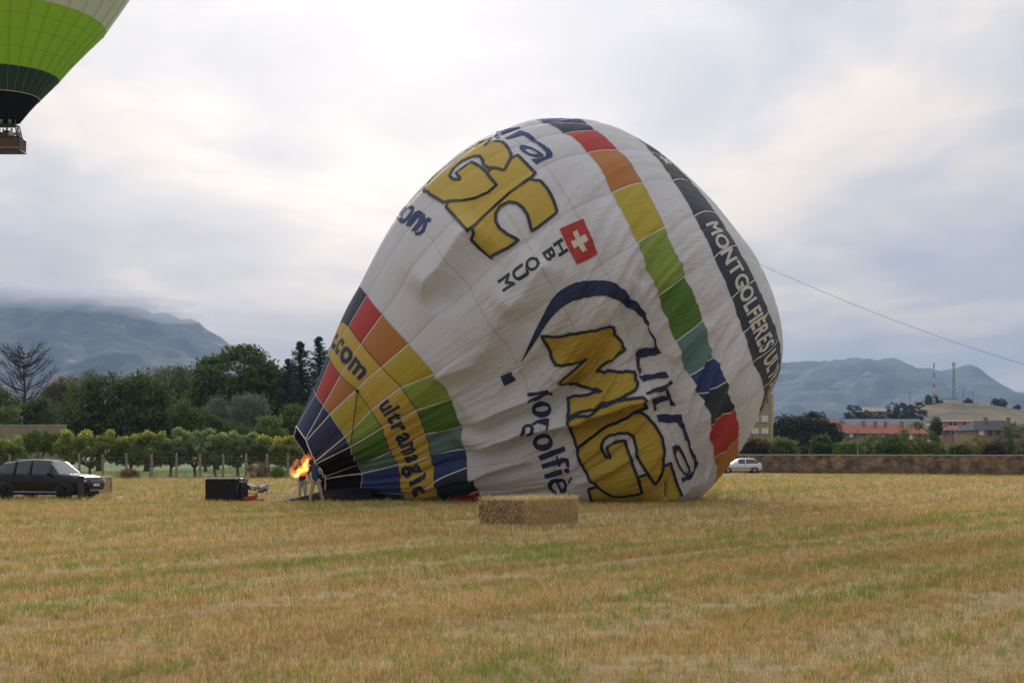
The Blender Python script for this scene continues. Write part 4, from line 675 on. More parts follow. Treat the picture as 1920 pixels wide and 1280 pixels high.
# ================================================================ basket on its side, burner, flame
m_wick = mat('dark_wicker', (.010, .010, .011), .75, .5, 30, .03, 70); m_lea = mat('black_leather', (.012, .012, .013), .45, .3, 10, .01, 40); m_steel = mat('brushed_steel', (.42, .42, .42), .35, .2, 20, 0, 1, .9); m_redl = mat('oxblood_leather', (.10, .02, .012), .5)
m_shadow = mat('inner_canvas', (.02, .02, .022), .9)
YB = 60.4; bX0, bX1 = WX(385, YB), WX(447, YB); zt = WZ(897, YB); W = bX1 - bX0; bw = 1.35
bk = empty('gondola_basket', ((bX0 + bX1) / 2, YB + bw / 2, 0), label='black wicker basket tipped on its side on the stubble', category='basket')
mb = MB(); 
for cz, sz in ((.05, .07), (zt - .04, .07)): mb.box((0, 0, cz), (W * .96, bw, sz))
mb.box((0, -bw / 2 + .035, zt / 2), (W * .96, .07, zt - .1)); mb.box((0, bw / 2 - .035, zt / 2), (W * .96, .07, zt - .1)); mb.build('wall', m_wick, bk)
for i in range(14):                                  # woven ribs on the side we see
    x = -W * .45 + i * W * .9 / 13; MB().tube([(x, -bw / 2 - .005, .07), (x, -bw / 2 - .012, zt / 2), (x, -bw / 2 - .005, zt - .06)], .018, 5).build('wicker_rib', m_wick, bk)
MB().box((-W / 2 + .03, 0, zt / 2), (.07, bw, zt - .02)).build('floor', m_redl, bk)
for y in (-bw / 2, bw / 2):
    for z in (.05, zt - .04): MB().tube([(W / 2 - .06, y, z), (W / 2 + .01, y, z)], .075, 8).build('rim_corner', m_lea, bk, True)
mb = MB(); mb.tube([(W / 2 - .02, -bw / 2, .06), (W / 2 - .02, -bw / 2, zt - .04), (W / 2 - .02, bw / 2, zt - .04), (W / 2 - .02, bw / 2, .06), (W / 2 - .02, -bw / 2, .06)], .06, 8); mb.build('padded_rim', m_lea, bk, True)
for z in (.03, zt - .02):
    for x in (-W / 2 + .02, W / 2 - .05): MB().ball((x, -bw / 2 - .02, z), (.06, .05, .05), 8, 6).build('corner_fitting', m_steel, bk, True)
MB().box((W / 2 + .12, .1, .42), (.14, .5, .8), rx=.05).build('liner_flap', m_palec, bk)
# burner frame leaning out of the basket
bf = empty('burner', (WX(450, YB), YB + .3, 0), label='steel twin burner on padded uprights leaning out of the tipped basket', category='burner')
fx = WX(450, YB); f = lambda px, py, dy: (WX(px, YB) - fx, dy, WZ(py, YB))
for dy in (-.28, .28): MB().tube([f(444, 903, dy), f(458, 907, dy)], .075, 8).build('upright_sleeve', m_lea, bf, True); MB().tube([f(456, 906.5, dy), f(470, 911, dy), f(486, 915, dy)], [.04, .035, .03], 8).build('upright', m_steel, bf, True)
MB().tube([f(474, 912, .28), f(488, 914, .28), f(488, 914, -.28), f(474, 912, -.28)], .028, 8).build('frame', m_lea, bf, True)
for dy in (-.16, .16):
    ax = Vector((math.cos(R(28)), 0, math.sin(R(28)))); c = Vector(f(484, 920.5, dy)); M = Matrix.Translation(c) @ ax.to_track_quat('Z', 'Y').to_matrix().to_4x4()
    cn = MB().lathe([(.02, 0), (.11, .0), (.125, .04), (.125, .34), (.135, .36), (.13, .38), (.118, .36), (.11, .06), (.02, .05)], 18, 0, M).build('burner_can', m_steel, bf, True)
    coil = [M @ Vector((.145 * math.cos(i * .5), .145 * math.sin(i * .5), .05 + i * .0042)) for i in range(64)]; MB().tube(coil, .012, 5).build('coil', m_steel, cn, True)
    MB().tube([c, c + Vector((-.12, 0, -.1)), c + Vector((-.1, 0, -.28)), c + Vector((.05, 0, -.36))], .018, 6).build('fuel_hose', m_lea, bf, True)
    MB().tube([c + ax * .2 + Vector((0, 0, .1)), c + ax * .2 + Vector((.1, 0, .34))], .012, 5).build('stay', m_steel, bf); MB().tube([c + ax * .3, c + ax * .34 + Vector((.06, -.05, -.3))], .014, 5).build('stay', m_steel, bf)
MB().box(f(478, 916, -.05), (.16, .3, .12), ry=-.4).build('valve_block', m_redl, bf)
for (p0, p1, p2) in (((497, 922), (520, 934), (603, 902)), ((495, 924), (530, 930), (600, 880)), ((492, 926), (540, 938), (612, 930))):
    A_, B_, C_ = [Vector((WX(a, 60.4) - fx, -.2, max(.02, WZ(b, 60.4)))) for a, b in (p0, p1, p2)]; MB().tube([A_.lerp(B_, t).lerp(B_.lerp(C_, t), t) for t in [i / 10 for i in range(11)]], .009, 5).build('flying_wire', m_steel, bf)
def flame_mat(name, col, st):
    m = bpy.data.materials.new(name); m.use_nodes = True; nt = m.node_tree; nt.nodes.remove(nt.nodes['Principled BSDF']); em = nt.nodes.new('ShaderNodeEmission'); em.inputs[0].default_value = (*col, 1); em.inputs[1].default_value = st
    nt.links.new(em.outputs[0], nt.nodes['Material Output'].inputs['Volume']); return m
fl = empty('flame', (WX(566, 60.9), 60.9, .9), label='orange burner flame licking towards the open balloon mouth', category='flame')
m_f1 = flame_mat('flame_orange', (1.0, .22, .02), 1.6); m_f2 = flame_mat('flame_yellow', (1.0, .50, .10), 4.0)
def tongue(p, col, r0, seed, name='flame_tongue'):
    pts = [Vector((WX(a, 60.9) - WX(566, 60.9), dy, WZ(b, 60.9) - .9)) for a, b, dy in p]; n = 14; out = []; rad = []
    for i in range(n):
        t = i / (n - 1) * (len(pts) - 1); k = min(int(t), len(pts) - 2); w = pts[k].lerp(pts[k + 1], t - k); s = i / (n - 1)
        w += Vector((math.sin(seed + s * 9) * .05, math.cos(seed * 2 + s * 7) * .05, math.sin(seed * 3 + s * 8) * .05)); out.append(w); rad.append(max(.004, r0 * math.sin(math.pi * min(1, s * .85 + .12)) ** .8 * (1 + .25 * math.sin(seed + s * 17))))
    MB().tube(out, rad, 10).build(name, col, fl, True)
for i, (pp, c, r0) in enumerate([([(547, 893, 0), (558, 888, 0), (570, 880, 0), (578, 866, 0), (577, 852, 0)], m_f1, .22), ([(552, 891, -.1), (563, 886, -.1), (573, 878, -.1), (579, 870, -.1)], m_f2, .13), ([(546, 892, .1), (548, 880, .1), (552, 868, .1), (556, 858, .1)], m_f1, .10),
        ([(565, 884, 0), (570, 872, 0), (572, 862, 0), (574, 850, 0)], m_f1, .16), ([(570, 880, -.15), (575, 870, -.15), (576, 860, -.15)], m_f2, .11), ([(549, 894, -.05), (556, 890, -.05), (562, 888, -.05)], m_f2, .08), ([(575, 868, .1), (579, 862, .1), (578, 848, .1)], m_f1, .08)]): tongue(pp, c, r0, i * 1.7)
# ================================================================ straw bale
m_bale = mat('baled_straw', (.40, .27, .11), .95, 0, 9, .10, 22, col2=(.82, .63, .33), stretch=(1, 1, 2.2), detail=8)
m_bale2 = mat('dark_bale_face', (.10, .06, .024), .95, 0, 7, .12, 18, col2=(.36, .24, .11), stretch=(1, 1, .5), detail=8)  # darker brown straw, used on the left face of each bale
m_bstraw = leaf_mat('bale_straw', (.44, .29, .11), (.78, .60, .30), (.92, .78, .50))
def bale(name, label, loc, rz, dx, dy, dz, n_straw, seed):
    b = empty(name, loc, rz, label=label, category='straw bale'); nn = 22; r = np.random.default_rng(seed)
    bm = bmesh.new(); bmesh.ops.create_cube(bm, size=1); bmesh.ops.subdivide_edges(bm, edges=bm.edges, cuts=nn, use_grid_fill=True)
    co = np.array([v.co[:] for v in bm.verts]); P = co * np.array([dx, dy, dz]); d = np.sign(co) * (np.abs(co) > .499)
    nz = fbm(P[:, 0] * 3 + P[:, 1] * 2.2 + 20, P[:, 2] * 5 + P[:, 1] * 1.3 + 20, seed, 3) - .5; nf = fbm(P[:, 0] * 11 + P[:, 1] * 9 + 40, P[:, 2] * 14 + 40, seed + 1, 2) - .5
    flake = -.045 * (np.abs(np.sin(P[:, 0] * math.pi / .42)) < .16) * (np.abs(co[:, 1]) > .49); tw = -.04 * ((np.abs(P[:, 2] - .02) < .03) & (np.abs(co[:, 0]) > .49))
    rnd = np.linalg.norm(np.clip(np.abs(co) - .44, 0, 1) / .06, axis=1); rnd = np.clip(rnd - 1, 0, 1) * .07
    P = P + d * (nz * .12 + nf * .06 + flake + tw)[:, None] - np.sign(co) * rnd[:, None] * (np.abs(co) > .44)
    for v, p in zip(bm.verts, P): v.co = (p[0], p[1], max(p[2] + dz / 2, 0.0))
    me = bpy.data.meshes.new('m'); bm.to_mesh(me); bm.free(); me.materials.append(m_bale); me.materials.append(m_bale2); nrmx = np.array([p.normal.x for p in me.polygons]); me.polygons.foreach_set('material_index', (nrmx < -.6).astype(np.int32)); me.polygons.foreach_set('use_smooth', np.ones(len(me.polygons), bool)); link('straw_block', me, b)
    Q = []
    for i in range(n_straw):
        a = r.choice(5, p=(.06, .3, .3, .02, .32)) if n_straw > 5000 else r.integers(0, 5); u_, v_ = r.uniform(-.5, .5, 2)
        if a == 4: p = np.array([u_ * dx, v_ * dy, dz]); nrm = np.array([0, 0, 1.]); 
        elif a < 2: s = (-.5, .5)[a]; p = np.array([s * dx, u_ * dy, (v_ + .5) * dz]); nrm = np.array([np.sign(s), 0, 0.])
        else: s = (-.5, .5)[a - 2]; p = np.array([u_ * dx, s * dy, (v_ + .5) * dz]); nrm = np.array([0, np.sign(s), 0.])
        t = r.normal(size=3); t[2] += .6 * np.sign(t[2]) * (a < 4); t -= nrm * (t @ nrm) * r.uniform(.5, .95); t /= np.linalg.norm(t); l = r.uniform(.06, .2); w = np.cross(t, nrm) * .0045; p = p + nrm * r.uniform(-.02, .025)
        q = p + t * l + nrm * r.uniform(0, .035); Q.append([p - w, p + w, q + w, q - w])
    link('loose_straw', quads_mesh(np.array(Q), m_bstraw, r.random(n_straw)), b, kind='stuff')
    if n_straw > 5000:                               # straw that has fallen round the foot
        Q = []
        for i in range(2600):
            a = r.uniform(0, 6.283); rr_ = r.uniform(1.0, 1.9); p = np.array([math.cos(a) * rr_ * dx * .62, math.sin(a) * rr_ * dy * .62, r.uniform(.05, .11)]); t = r.normal(size=3); t[2] *= .25; t /= np.linalg.norm(t); w = np.array([-t[1], t[0], 0]) * .006; q = p + t * r.uniform(.08, .25); Q.append([p - w, p + w, q + w, q - w])
        link('fallen_straw', quads_mesh(np.array(Q), m_bstraw, r.random(len(Q))), b, kind='stuff')
    for x in (-dx * .3, 0, dx * .3):
        mb = MB(); mb.tube([(x, -dy / 2 - .02, .02), (x, -dy / 2 - .02, dz + .01), (x, dy / 2 + .02, dz + .01), (x, dy / 2 + .02, .02)], .006, 4); mb.build('twine', m_palec, b)
    return b
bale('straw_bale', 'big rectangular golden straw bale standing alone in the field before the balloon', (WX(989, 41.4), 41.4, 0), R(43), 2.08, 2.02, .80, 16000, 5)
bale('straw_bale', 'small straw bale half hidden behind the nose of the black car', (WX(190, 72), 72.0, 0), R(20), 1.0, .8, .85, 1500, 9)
# ================================================================ cars
m_tyre = mat('tyre_rubber', (.012, .012, .012), .85); m_rimd = mat('dark_alloy', (.03, .03, .032), .4, 0, 1, 0, 1, .8); m_riml = mat('silver_alloy', (.55, .55, .56), .35, 0, 1, 0, 1, .8)
m_blackp = mat('black_car_paint', (.006, .007, .0075), .13, .1, 3, 0, 1, 0, spec=.4); m_silverp = mat('silver_car_paint', (.62, .63, .65), .3, 0, 1, 0, 1, .35, coat=.8); m_glass = mat('tinted_glass', (.018, .022, .024), .06, 0, 1, 0, 1, 0, spec=.8); m_glassl = mat('windscreen_glass', (.10, .12, .13), .05, 0, 1, 0, 1, 0, spec=1.0)
m_trim = mat('black_plastic', (.012, .012, .012), .6); m_lamp = mat('lamp_glass', (.62, .64, .66), .1, .3, 25, spec=.8); m_plate = mat('plate_white', (.6, .6, .58), .5, .3, 30); m_tail = mat('tail_lamp_red', (.35, .02, .02), .2)
def wheel(parent, x, y, r, w, m_rim, side):
    M = Matrix.Translation((x, y, r)) @ Matrix.Rotation(R(90), 4, 'X'); wh = empty('wheel', (0, 0, 0)); wh.parent = parent
    MB().lathe([(r * .66, -w / 2), (r * .93, -w / 2), (r, -w * .36), (r, w * .36), (r * .93, w / 2), (r * .66, w / 2)], 28, 0, M).build('tyre', m_tyre, wh, True)
    mb = MB(); mb.lathe([(.001, -w * .1), (r * .6, -w * .1), (r * .68, -w * .48), (r * .7, -w * .2), (r * .68, w * .48), (r * .6, w * .1), (.001, w * .1)], 28, 0, M)
    for k in range(5):
        a = k * 2 * math.pi / 5; d = Vector((math.cos(a), 0, math.sin(a))); mb.tube([Vector((x, y + side * w * .42, r)) + d * .04, Vector((x, y + side * w * .44, r)) + d * r * .66], [r * .13, r * .09], 6)
    mb.ball((x, y + side * w * .42, r), (r * .16, w * .08, r * .16), 10, 6); mb.build('rim', m_rim, wh, True)
def car(name, label, loc, rz, st, belt, m_paint, m_side, wheels, wr, m_rim, hw, clad=False, cat='car'):
    """st: stations (x, z_sill, z_shoulder, z_top, half width, roof half width) nose at +x; cabin stations have z_top above the belt"""
    c = empty(name, loc, rz, label=label, category=cat); V = []; nst = len(st); prof = 9
    for (x, zs, zb, ztp, w, rw) in st:
        cabin = ztp > zb + .12
        pts = [(w * .90, zs), (w * .985, zs + (zb - zs) * .22), (w, zs + (zb - zs) * .55), (w * .985, zs + (zb - zs) * .86), (w * .95, zb)]
        if cabin: pts += [(rw + (w * .95 - rw) * .12, zb + (ztp - zb) * .86), (rw * .93, ztp - .035), (rw * .6, ztp), (0, ztp + .012)]
        else: pts += [(w * .9, zb + (ztp - zb) * .6), (w * .8, ztp - .01), (w * .45, ztp + .012), (0, ztp + .02)]
        V += [(x, -y, z) for y, z in pts] + [(x, y, z) for y, z in pts[-2::-1]]
    n = 17; body_f = []; win = {}
    for i in range(nst - 1):
        for j in range(n - 1):
            fc = (i * n + j, (i + 1) * n + j, (i + 1) * n + j + 1, i * n + j + 1); a, b = st[i], st[i + 1]; ca, cb = a[3] > a[2] + .12, b[3] > b[2] + .12
            key = None
            if ca and cb and j in (4, 11): key = 'side_window'
            elif ca != cb and 4 < j < 11: key = 'windscreen' if ca else 'rear_window'
            if key: win.setdefault((key, j if key == 'side_window' else 0, i if key == 'side_window' else 0), []).append(fc)
            else: body_f.append(fc)
    body_f += [tuple(range(n - 1, -1, -1)), tuple((nst - 1) * n + j for j in range(n))]
    bo = link('body', mesh(V, body_f, m_paint, True), c)
    me = bo.data; bm = bmesh.new(); bm.from_mesh(me); bmesh.ops.recalc_face_normals(bm, faces=bm.faces); bm.to_mesh(me); bm.free(); me.set_sharp_from_angle(angle=R(32))
    for (k, j, i), fs in win.items():
        vs = sorted({v for f_ in fs for v in f_}); mp = {v: q_ for q_, v in enumerate(vs)}; link(k, mesh([V[v] for v in vs], [tuple(mp[v] for v in f_) for f_ in fs], m_glassl if k == 'windscreen' else m_side, False), c)
    for x in wheels:
        for s in (-1, 1):
            MB().lathe([(.001, 0), (wr * 1.16, 0), (wr * 1.2, .02), (wr * 1.16, .03)], 28, 0, Matrix.Translation((x, s * (hw - .012) - (.015 if s > 0 else -.015) * 0, wr * 1.02)) @ Matrix.Rotation(R(90) * s, 4, 'X')).build('wheel_arch', m_trim, c, True)
            wheel(c, x, s * (hw - .07), wr, .24, m_rim, s)
    return c
SUV = [(-2.40, .62, .92, 1.00, .80, .6), (-2.36, .42, 1.06, 1.12, .90, .62), (-2.22, .40, 1.14, 1.2, .95, .66), (-1.86, .36, 1.17, 1.66, .97, .66), (-1.1, .33, 1.16, 1.755, .985, .69), (-.35, .31, 1.14, 1.785, .985, .70), (.42, .31, 1.12, 1.745, .985, .69), (.62, .31, 1.12, 1.70, .985, .68),
       (1.18, .31, 1.10, 1.155, .985, .7), (1.6, .33, 1.06, 1.13, .985, .7), (2.05, .38, 1.0, 1.07, .97, .7), (2.30, .42, .92, .99, .90, .66), (2.40, .48, .78, .86, .80, .6), (2.43, .56, .72, .78, .7, .5)]
YS = 64.6; suv = car('parked_car', 'black off-road estate car parked on the stubble behind a dark post', (WX(90, YS), YS, 0), R(-15), SUV, 1.12, m_blackp, m_glass, (-1.50, 1.44), .385, m_rimd, .985)
for s in (-1, 1):
    MB().ball((.72, s * 1.09, 1.16), (.08, .12, .085), 10, 8).build('mirror', m_blackp, suv, True)
    MB().box((.72, s * 1.0, 1.12), (.05, .12, .04)).build('mirror_arm', m_trim, suv)
    for x in (-1.1, -.05, .98): MB().box((x, s * .988, .76), (.012, .012, .72)).build('door_gap', m_trim, suv)
    for x in (-.86, .18): MB().box((x, s * .99, 1.0), (.20, .03, .035)).build('door_handle', m_blackp, suv)
    MB().box((-.03, s * .98, .345), (2.2, .05, .03)).build('sill_strip', m_riml, suv)
    for x0, z in ((-1.13, 1.42), (-.32, 1.44)): MB().box((x0, s * .86, z), (.07, .05, .62), rx=s * .42).build('pillar', m_trim, suv)
    MB().box((2.27, s * .74, .845), (.26, .28, .11), rz=-s * .42).build('headlight', m_lamp, suv); MB().box((2.33, s * .66, .56), (.1, .24, .07), rz=-s * .3).build('fog_light', m_riml, suv)
MB().box((0, 0, .33), (4.3, 1.5, .24)).build('underbody', m_trim, suv)
MB().box((2.415, 0, .80), (.06, .98, .12)).build('grille', m_trim, suv)
for z in (.775, .815, .845): MB().box((2.45, 0, z), (.012, .94, .012)).build('grille_bar', m_riml, suv)
MB().box((2.47, 0, .655), (.02, .54, .115)).build('number_plate', m_plate, suv); MB().box((2.43, 0, .49), (.06, 1.1, .10)).build('bumper_intake', m_trim, suv); MB().box((2.45, 0, .415), (.05, 1.0, .03)).build('bumper_trim', m_riml, suv)
MB().box((-.4, -.62, 1.80), (1.7, .03, .03)).build('roof_rail', m_riml, suv); MB().box((-.4, .62, 1.80), (1.7, .03, .03)).build('roof_rail', m_riml, suv)
HATCH = [(-2.05, .50, .70, .76, .72, .5), (-2.02, .34, .78, .86, .80, .52), (-1.93, .28, .90, .97, .84, .56), (-1.76, .26, .93, 1.10, .85, .56), (-1.30, .25, .93, 1.40, .86, .58), (-.6, .22, .92, 1.445, .865, .60), (.0, .22, .91, 1.43, .865, .60), (.25, .22, .90, 1.37, .865, .59), (.95, .24, .88, .93, .865, .6), (1.5, .27, .80, .86, .85, .6), (1.9, .32, .68, .74, .78, .55), (2.05, .4, .58, .62, .66, .5)]
YH = 137.5; hat = car('parked_car', 'small silver hatchback parked by the stone wall beyond the balloon', (WX(1387, YH), YH, 0), R(180), HATCH, .92, m_silverp, m_glass, (-1.28, 1.25), .30, m_riml, .865)
for s in (-1, 1):
    for x in (-.42,): MB().box((x, s * .80, 1.17), (.07, .05, .48), rx=s * .5).build('pillar', m_silverp, hat)
    MB().box((.3, s * .868, .6), (.012, .012, .5)).build('door_gap', m_trim, hat); MB().box((-.36, s * .868, .6), (.012, .012, .5)).build('door_gap', m_trim, hat); MB().box((-1.97, s * .66, .80), (.1, .26, .17)).build('tail_light', m_tail, hat); MB().box((0, s * .87, .5), (2.2, .02, .04)).build('rub_strip', m_trim, hat)
    MB().ball((.52, s * .95, .95), (.06, .09, .06), 8, 6).build('mirror', m_silverp, hat, True)
# post in front of the dark car and litter
MB().box((0, 0, .52), (.235, .12, 1.04)).box((0, 0, 1.05), (.25, .14, .03)).build('marker_post', mat('weathered_dark_post', (.03, .034, .032), .8, .3, 8, .01, 40), None, loc=(WX(152, 62.9), 62.9, 0), label='flat dark post standing in front of the black car', category='post')
mb = MB(); mb.ball((0, 0, .07), (.16, .12, .09), 14, 8); vv = np.array(mb.v); vv += (np.random.default_rng(3).random(vv.shape) - .5) * .06; mb.v = [tuple(p) for p in vv]
mb.build('plastic_bag', mat('white_plastic_film', (.75, .75, .74), .4, transl=.2), None, loc=(WX(224, 62.6), 62.6, 0), label='crumpled white plastic bag lying on the stubble', category='bag')
pts = [(WX(a, 61.5), 61.5, max(.015, WZ(b, 61.5))) for a, b in ((300, 939), (325, 934), (345, 926), (362, 915), (382, 903))]
MB().tube(pts, .012, 5).build('tether_rope', m_rope, None, label='thin slack rope running from the tipped basket to the left', category='rope')
# ================================================================ vegetation
def leaves(cl, n_per, crad, size, r, outward, tintf, flat=.75, aspect=.55, up=0.0):
    """cl: (k,3) clump centres; leaf quads scattered in every clump"""
    k = len(cl); n = k * n_per; c = np.repeat(cl, n_per, 0); d = r.normal(size=(n, 3)); d /= np.linalg.norm(d, axis=1, keepdims=True); d *= (r.random((n, 1)) ** .45) * crad; d[:, 2] *= flat
    p = c + d; nr = r.normal(size=(n, 3)) * .75 + np.repeat(outward, n_per, 0) * .8; nr[:, 2] += .35; nr /= np.linalg.norm(nr, axis=1, keepdims=True)
    a = np.cross(nr, r.normal(size=(n, 3))); a[:, 2] += up; a /= np.linalg.norm(a, axis=1, keepdims=True) + 1e-9; b = np.cross(nr, a); s = (size * r.uniform(.55, 1.25, (n, 1)))
    A = a * s * .5; B = b * s * .5 * aspect
    Q = np.stack([p - A, p - A * .1 + B, p + A, p - A * .1 - B], 1); return Q, tintf(p, np.repeat(r.random(k), n_per), r.random(n))
m_bark = mat('bark', (.06, .045, .035), .95, .4, 5, .03, 14, stretch=(1, 1, .3)); m_bark2 = mat('grey_bark', (.11, .095, .08), .95, .35, 6, .02, 18, stretch=(1, 1, .3))
def limbs(parent, base, tops, r0, m, fork, seed, name='trunk'):
    """tapered trunk that forks into limbs reaching into the crown"""
    rr = random.Random(seed); b = Vector(base); f = Vector(fork); mb = MB()
    mid = b.lerp(f, .5) + Vector((rr.uniform(-.1, .1), rr.uniform(-.1, .1), 0)) * r0 * 3; mb.tube([b - Vector((0, 0, .1)), b + Vector((0, 0, .15)), mid, f], [r0 * 1.5, r0 * 1.1, r0 * .9, r0 * .8], 8)
    tr = mb.build(name, m, parent, True)
    for t in tops:
        t = Vector(t); k = f.lerp(t, .45) + Vector((rr.uniform(-.3, .3), rr.uniform(-.3, .3), rr.uniform(-.1, .25))) * (t - f).length * .3; MB().tube([f - Vector((0, 0, .05)), f.lerp(k, .5), k, t], [r0 * .62, r0 * .5, r0 * .36, r0 * .12], 6).build('limb', m, tr, True)
def tree(name, label, cat, Y, ells, n_cl, n_leaf, crad, size, lm, seed, group=None, trunk=None, barkm=None, flat=.75, aspect=.55, tip=0.0, depth=.8, low=None, up=0.0):
    """ells: crown lobes (px, py, rx px, ry px[, dY]) as they stand at distance Y"""
    r = np.random.default_rng(seed); k = Y / FPX; bx = WX(ells[0][0] if trunk is None else trunk[0], Y); o = empty(name, (bx, Y, 0), label=label, category=cat, group=group)
    C = []; O = []; tot = sum(e[2] * e[3] for e in ells)
    for e in ells:
        dy = e[4] if len(e) > 4 else 0; c = np.array([WX(e[0], Y) - bx, dy, WZ(e[1], Y)]); rad = np.array([e[2] * k, (e[2] + e[3]) / 2 * k * depth, e[3] * k]); n = max(4, int(n_cl * e[2] * e[3] / tot))
        d = r.normal(size=(n * 2, 3)); d /= np.linalg.norm(d, axis=1, keepdims=True); d = d[d[:, 1] < .45][:n]; s = r.uniform(.62, 1.06, (len(d), 1)); C.append(c + d * rad * s); O.append(d)
    C = np.concatenate(C); O = np.concatenate(O); keep = C[:, 2] > (low if low is not None else .3); C = C[keep]; O = O[keep]; ztop = C[:, 2].max(); zb = C[:, 2].min()
    def tint(p, cr, lr):
        t = .15 + .5 * cr + .3 * (lr - .5)
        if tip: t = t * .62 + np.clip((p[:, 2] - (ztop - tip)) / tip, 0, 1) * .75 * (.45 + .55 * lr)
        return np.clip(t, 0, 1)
    Q, tn = leaves(C, n_leaf, crad, size, r, O, tint, flat, aspect, up); Q[..., 2] = np.maximum(Q[..., 2], .02); link('crown', quads_mesh(Q, lm, tn), o)
    tx = 0 if trunk is None else 0; r0 = trunk[1] if trunk else .2; fz = trunk[2] if trunk else zb + (ztop - zb) * .25
    sel = C[r.permutation(len(C))[:7]]; limbs(o, (0, 0, 0), [tuple(s * np.array([.85, .85, .93])) for s in sel], r0, barkm or m_bark, (r.uniform(-.1, .1), 0, fz), seed); return o
L_dark = leaf_mat('leaf_dark', (.055, .08, .018), (.165, .205, .05)); L_mid = leaf_mat('leaf_mid', (.05, .085, .018), (.16, .215, .045)); L_chest = leaf_mat('leaf_chestnut', (.045, .085, .015), (.165, .235, .04)); L_olive = leaf_mat('leaf_olive', (.10, .125, .095), (.27, .30, .235))
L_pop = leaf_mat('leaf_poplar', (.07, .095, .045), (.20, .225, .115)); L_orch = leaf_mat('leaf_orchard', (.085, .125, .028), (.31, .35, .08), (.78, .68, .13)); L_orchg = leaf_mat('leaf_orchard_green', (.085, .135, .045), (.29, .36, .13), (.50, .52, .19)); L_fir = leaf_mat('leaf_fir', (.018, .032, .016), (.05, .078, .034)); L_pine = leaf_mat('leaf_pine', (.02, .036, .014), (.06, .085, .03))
L_bush = leaf_mat('leaf_bush', (.08, .12, .025), (.26, .30, .07)); L_yel = leaf_mat('leaf_yellow', (.17, .15, .025), (.42, .35, .06)); L_red = leaf_mat('leaf_reddish', (.05, .04, .02), (.12, .08, .04)); L_dry = leaf_mat('leaf_dry', (.16, .10, .05), (.36, .26, .14)); L_light = leaf_mat('leaf_light', (.09, .14, .025), (.29, .34, .08))
G = 'trees behind the orchard'
tree('broadleaf_tree', 'dark dense broadleaf tree nearest the tan wall end', 'tree', 152, [(165, 765, 48, 52), (205, 748, 45, 42), (150, 800, 40, 35), (215, 800, 50, 40)], 190, 60, 1.1, .42, L_dark, 1, G, (185, .3, 2.5))
tree('broadleaf_tree', 'dark dense broadleaf tree in the middle of the orchard backdrop', 'tree', 150, [(270, 752, 48, 48), (300, 785, 48, 45), (250, 800, 50, 38), (240, 745, 30, 32), (330, 805, 35, 35)], 200, 60, 1.1, .42, L_dark, 2, G, (275, .3, 2.5))
tree('chestnut_tree', 'huge round-crowned chestnut tree rising above the others', 'tree', 188, [(440, 708, 72, 58), (398, 735, 42, 50), (488, 735, 46, 52), (440, 765, 75, 48), (520, 715, 22, 28)], 330, 64, 1.5, .55, L_chest, 3, G, (445, .5, 5), flat=.45)
tree('stone_pine', 'low rounded pine showing left of the big chestnut', 'tree', 235, [(320, 722, 50, 30), (275, 738, 38, 28), (345, 750, 35, 35)], 150, 56, 1.5, .5, L_mid, 4, G, (310, .35, 5))
tree('poplar_tree', 'feathery grey-green tree beside the bare conifer', 'tree', 178, [(112, 765, 38, 50), (140, 735, 26, 32), (92, 795, 30, 30)], 150, 60, 1.1, .42, L_pop, 5, G, (115, .25, 3), aspect=.35)
tree('poplar_tree', 'slender pale tree poking up behind the dark broadleaf trees', 'tree', 172, [(172, 722, 16, 26), (290, 712, 26, 20)], 50, 60, .9, .38, L_pop, 6, G, (172, .2, 6), aspect=.35)
tree('hedge_tree', 'mid-green shooting bush below the chestnut tree', 'tree', 146, [(352, 785, 26, 36), (385, 800, 30, 32), (420, 815, 28, 26), (450, 820, 22, 22)], 130, 60, .75, .34, L_mid, 7, G, (385, .18, 1.6), up=.8)
tree('olive_tree', 'smaller silvery olive tree before the chestnut', 'tree', 160, [(405, 772, 25, 26), (425, 790, 22, 20)], 70, 70, .8, .30, L_olive, 8, G, (408, .2, 3), aspect=.3, up=.5)
tree('olive_tree', 'larger silvery olive tree before the chestnut', 'tree', 158, [(468, 772, 34, 32), (485, 760, 18, 20), (455, 800, 30, 22)], 110, 70, .8, .30, L_olive, 9, G, (468, .22, 3), aspect=.3, up=.5)
tree('broadleaf_tree', 'small round dark tree close to the balloon mouth', 'tree', 156, [(552, 785, 26, 28), (565, 815, 28, 30), (535, 820, 18, 22)], 100, 60, .8, .36, L_chest, 10, G, (553, .2, 2))
tree('bush', 'light green bush between olive tree and balloon', 'bush', 140, [(505, 803, 26, 24), (488, 822, 20, 16), (525, 825, 20, 16)], 75, 60, .55, .26, L_light, 11, G, (505, .12, 1))
tree('flowering_shrub', 'shrub with pale blossoms above the tan wall at the left edge', 'bush', 150, [(12, 776, 20, 14), (-8, 782, 20, 16)], 40, 60, .6, .26, L_light, 12, None, (10, .12, 2.5))
tree('bush', 'green bushy shrub growing in front of the tan wall', 'bush', 128, [(70, 828, 28, 20), (100, 832, 26, 18), (45, 838, 20, 16)], 90, 60, .5, .25, L_bush, 13, None, (72, .1, .9))
tree('broadleaf_tree', 'dark foliage behind the tan wall under the bare conifer', 'tree', 165, [(40, 785, 40, 24), (75, 775, 25, 28), (5, 760, 30, 28)], 90, 60, 1.0, .42, L_dark, 14, G, (45, .25, 2))
tree('broadleaf_tree', 'dark tree filling the gap between chestnut and firs', 'tree', 205, [(540, 745, 36, 48), (520, 790, 40, 30), (580, 780, 36, 40)], 130, 60, 1.3, .5, L_dark, 15, G, (545, .35, 3))
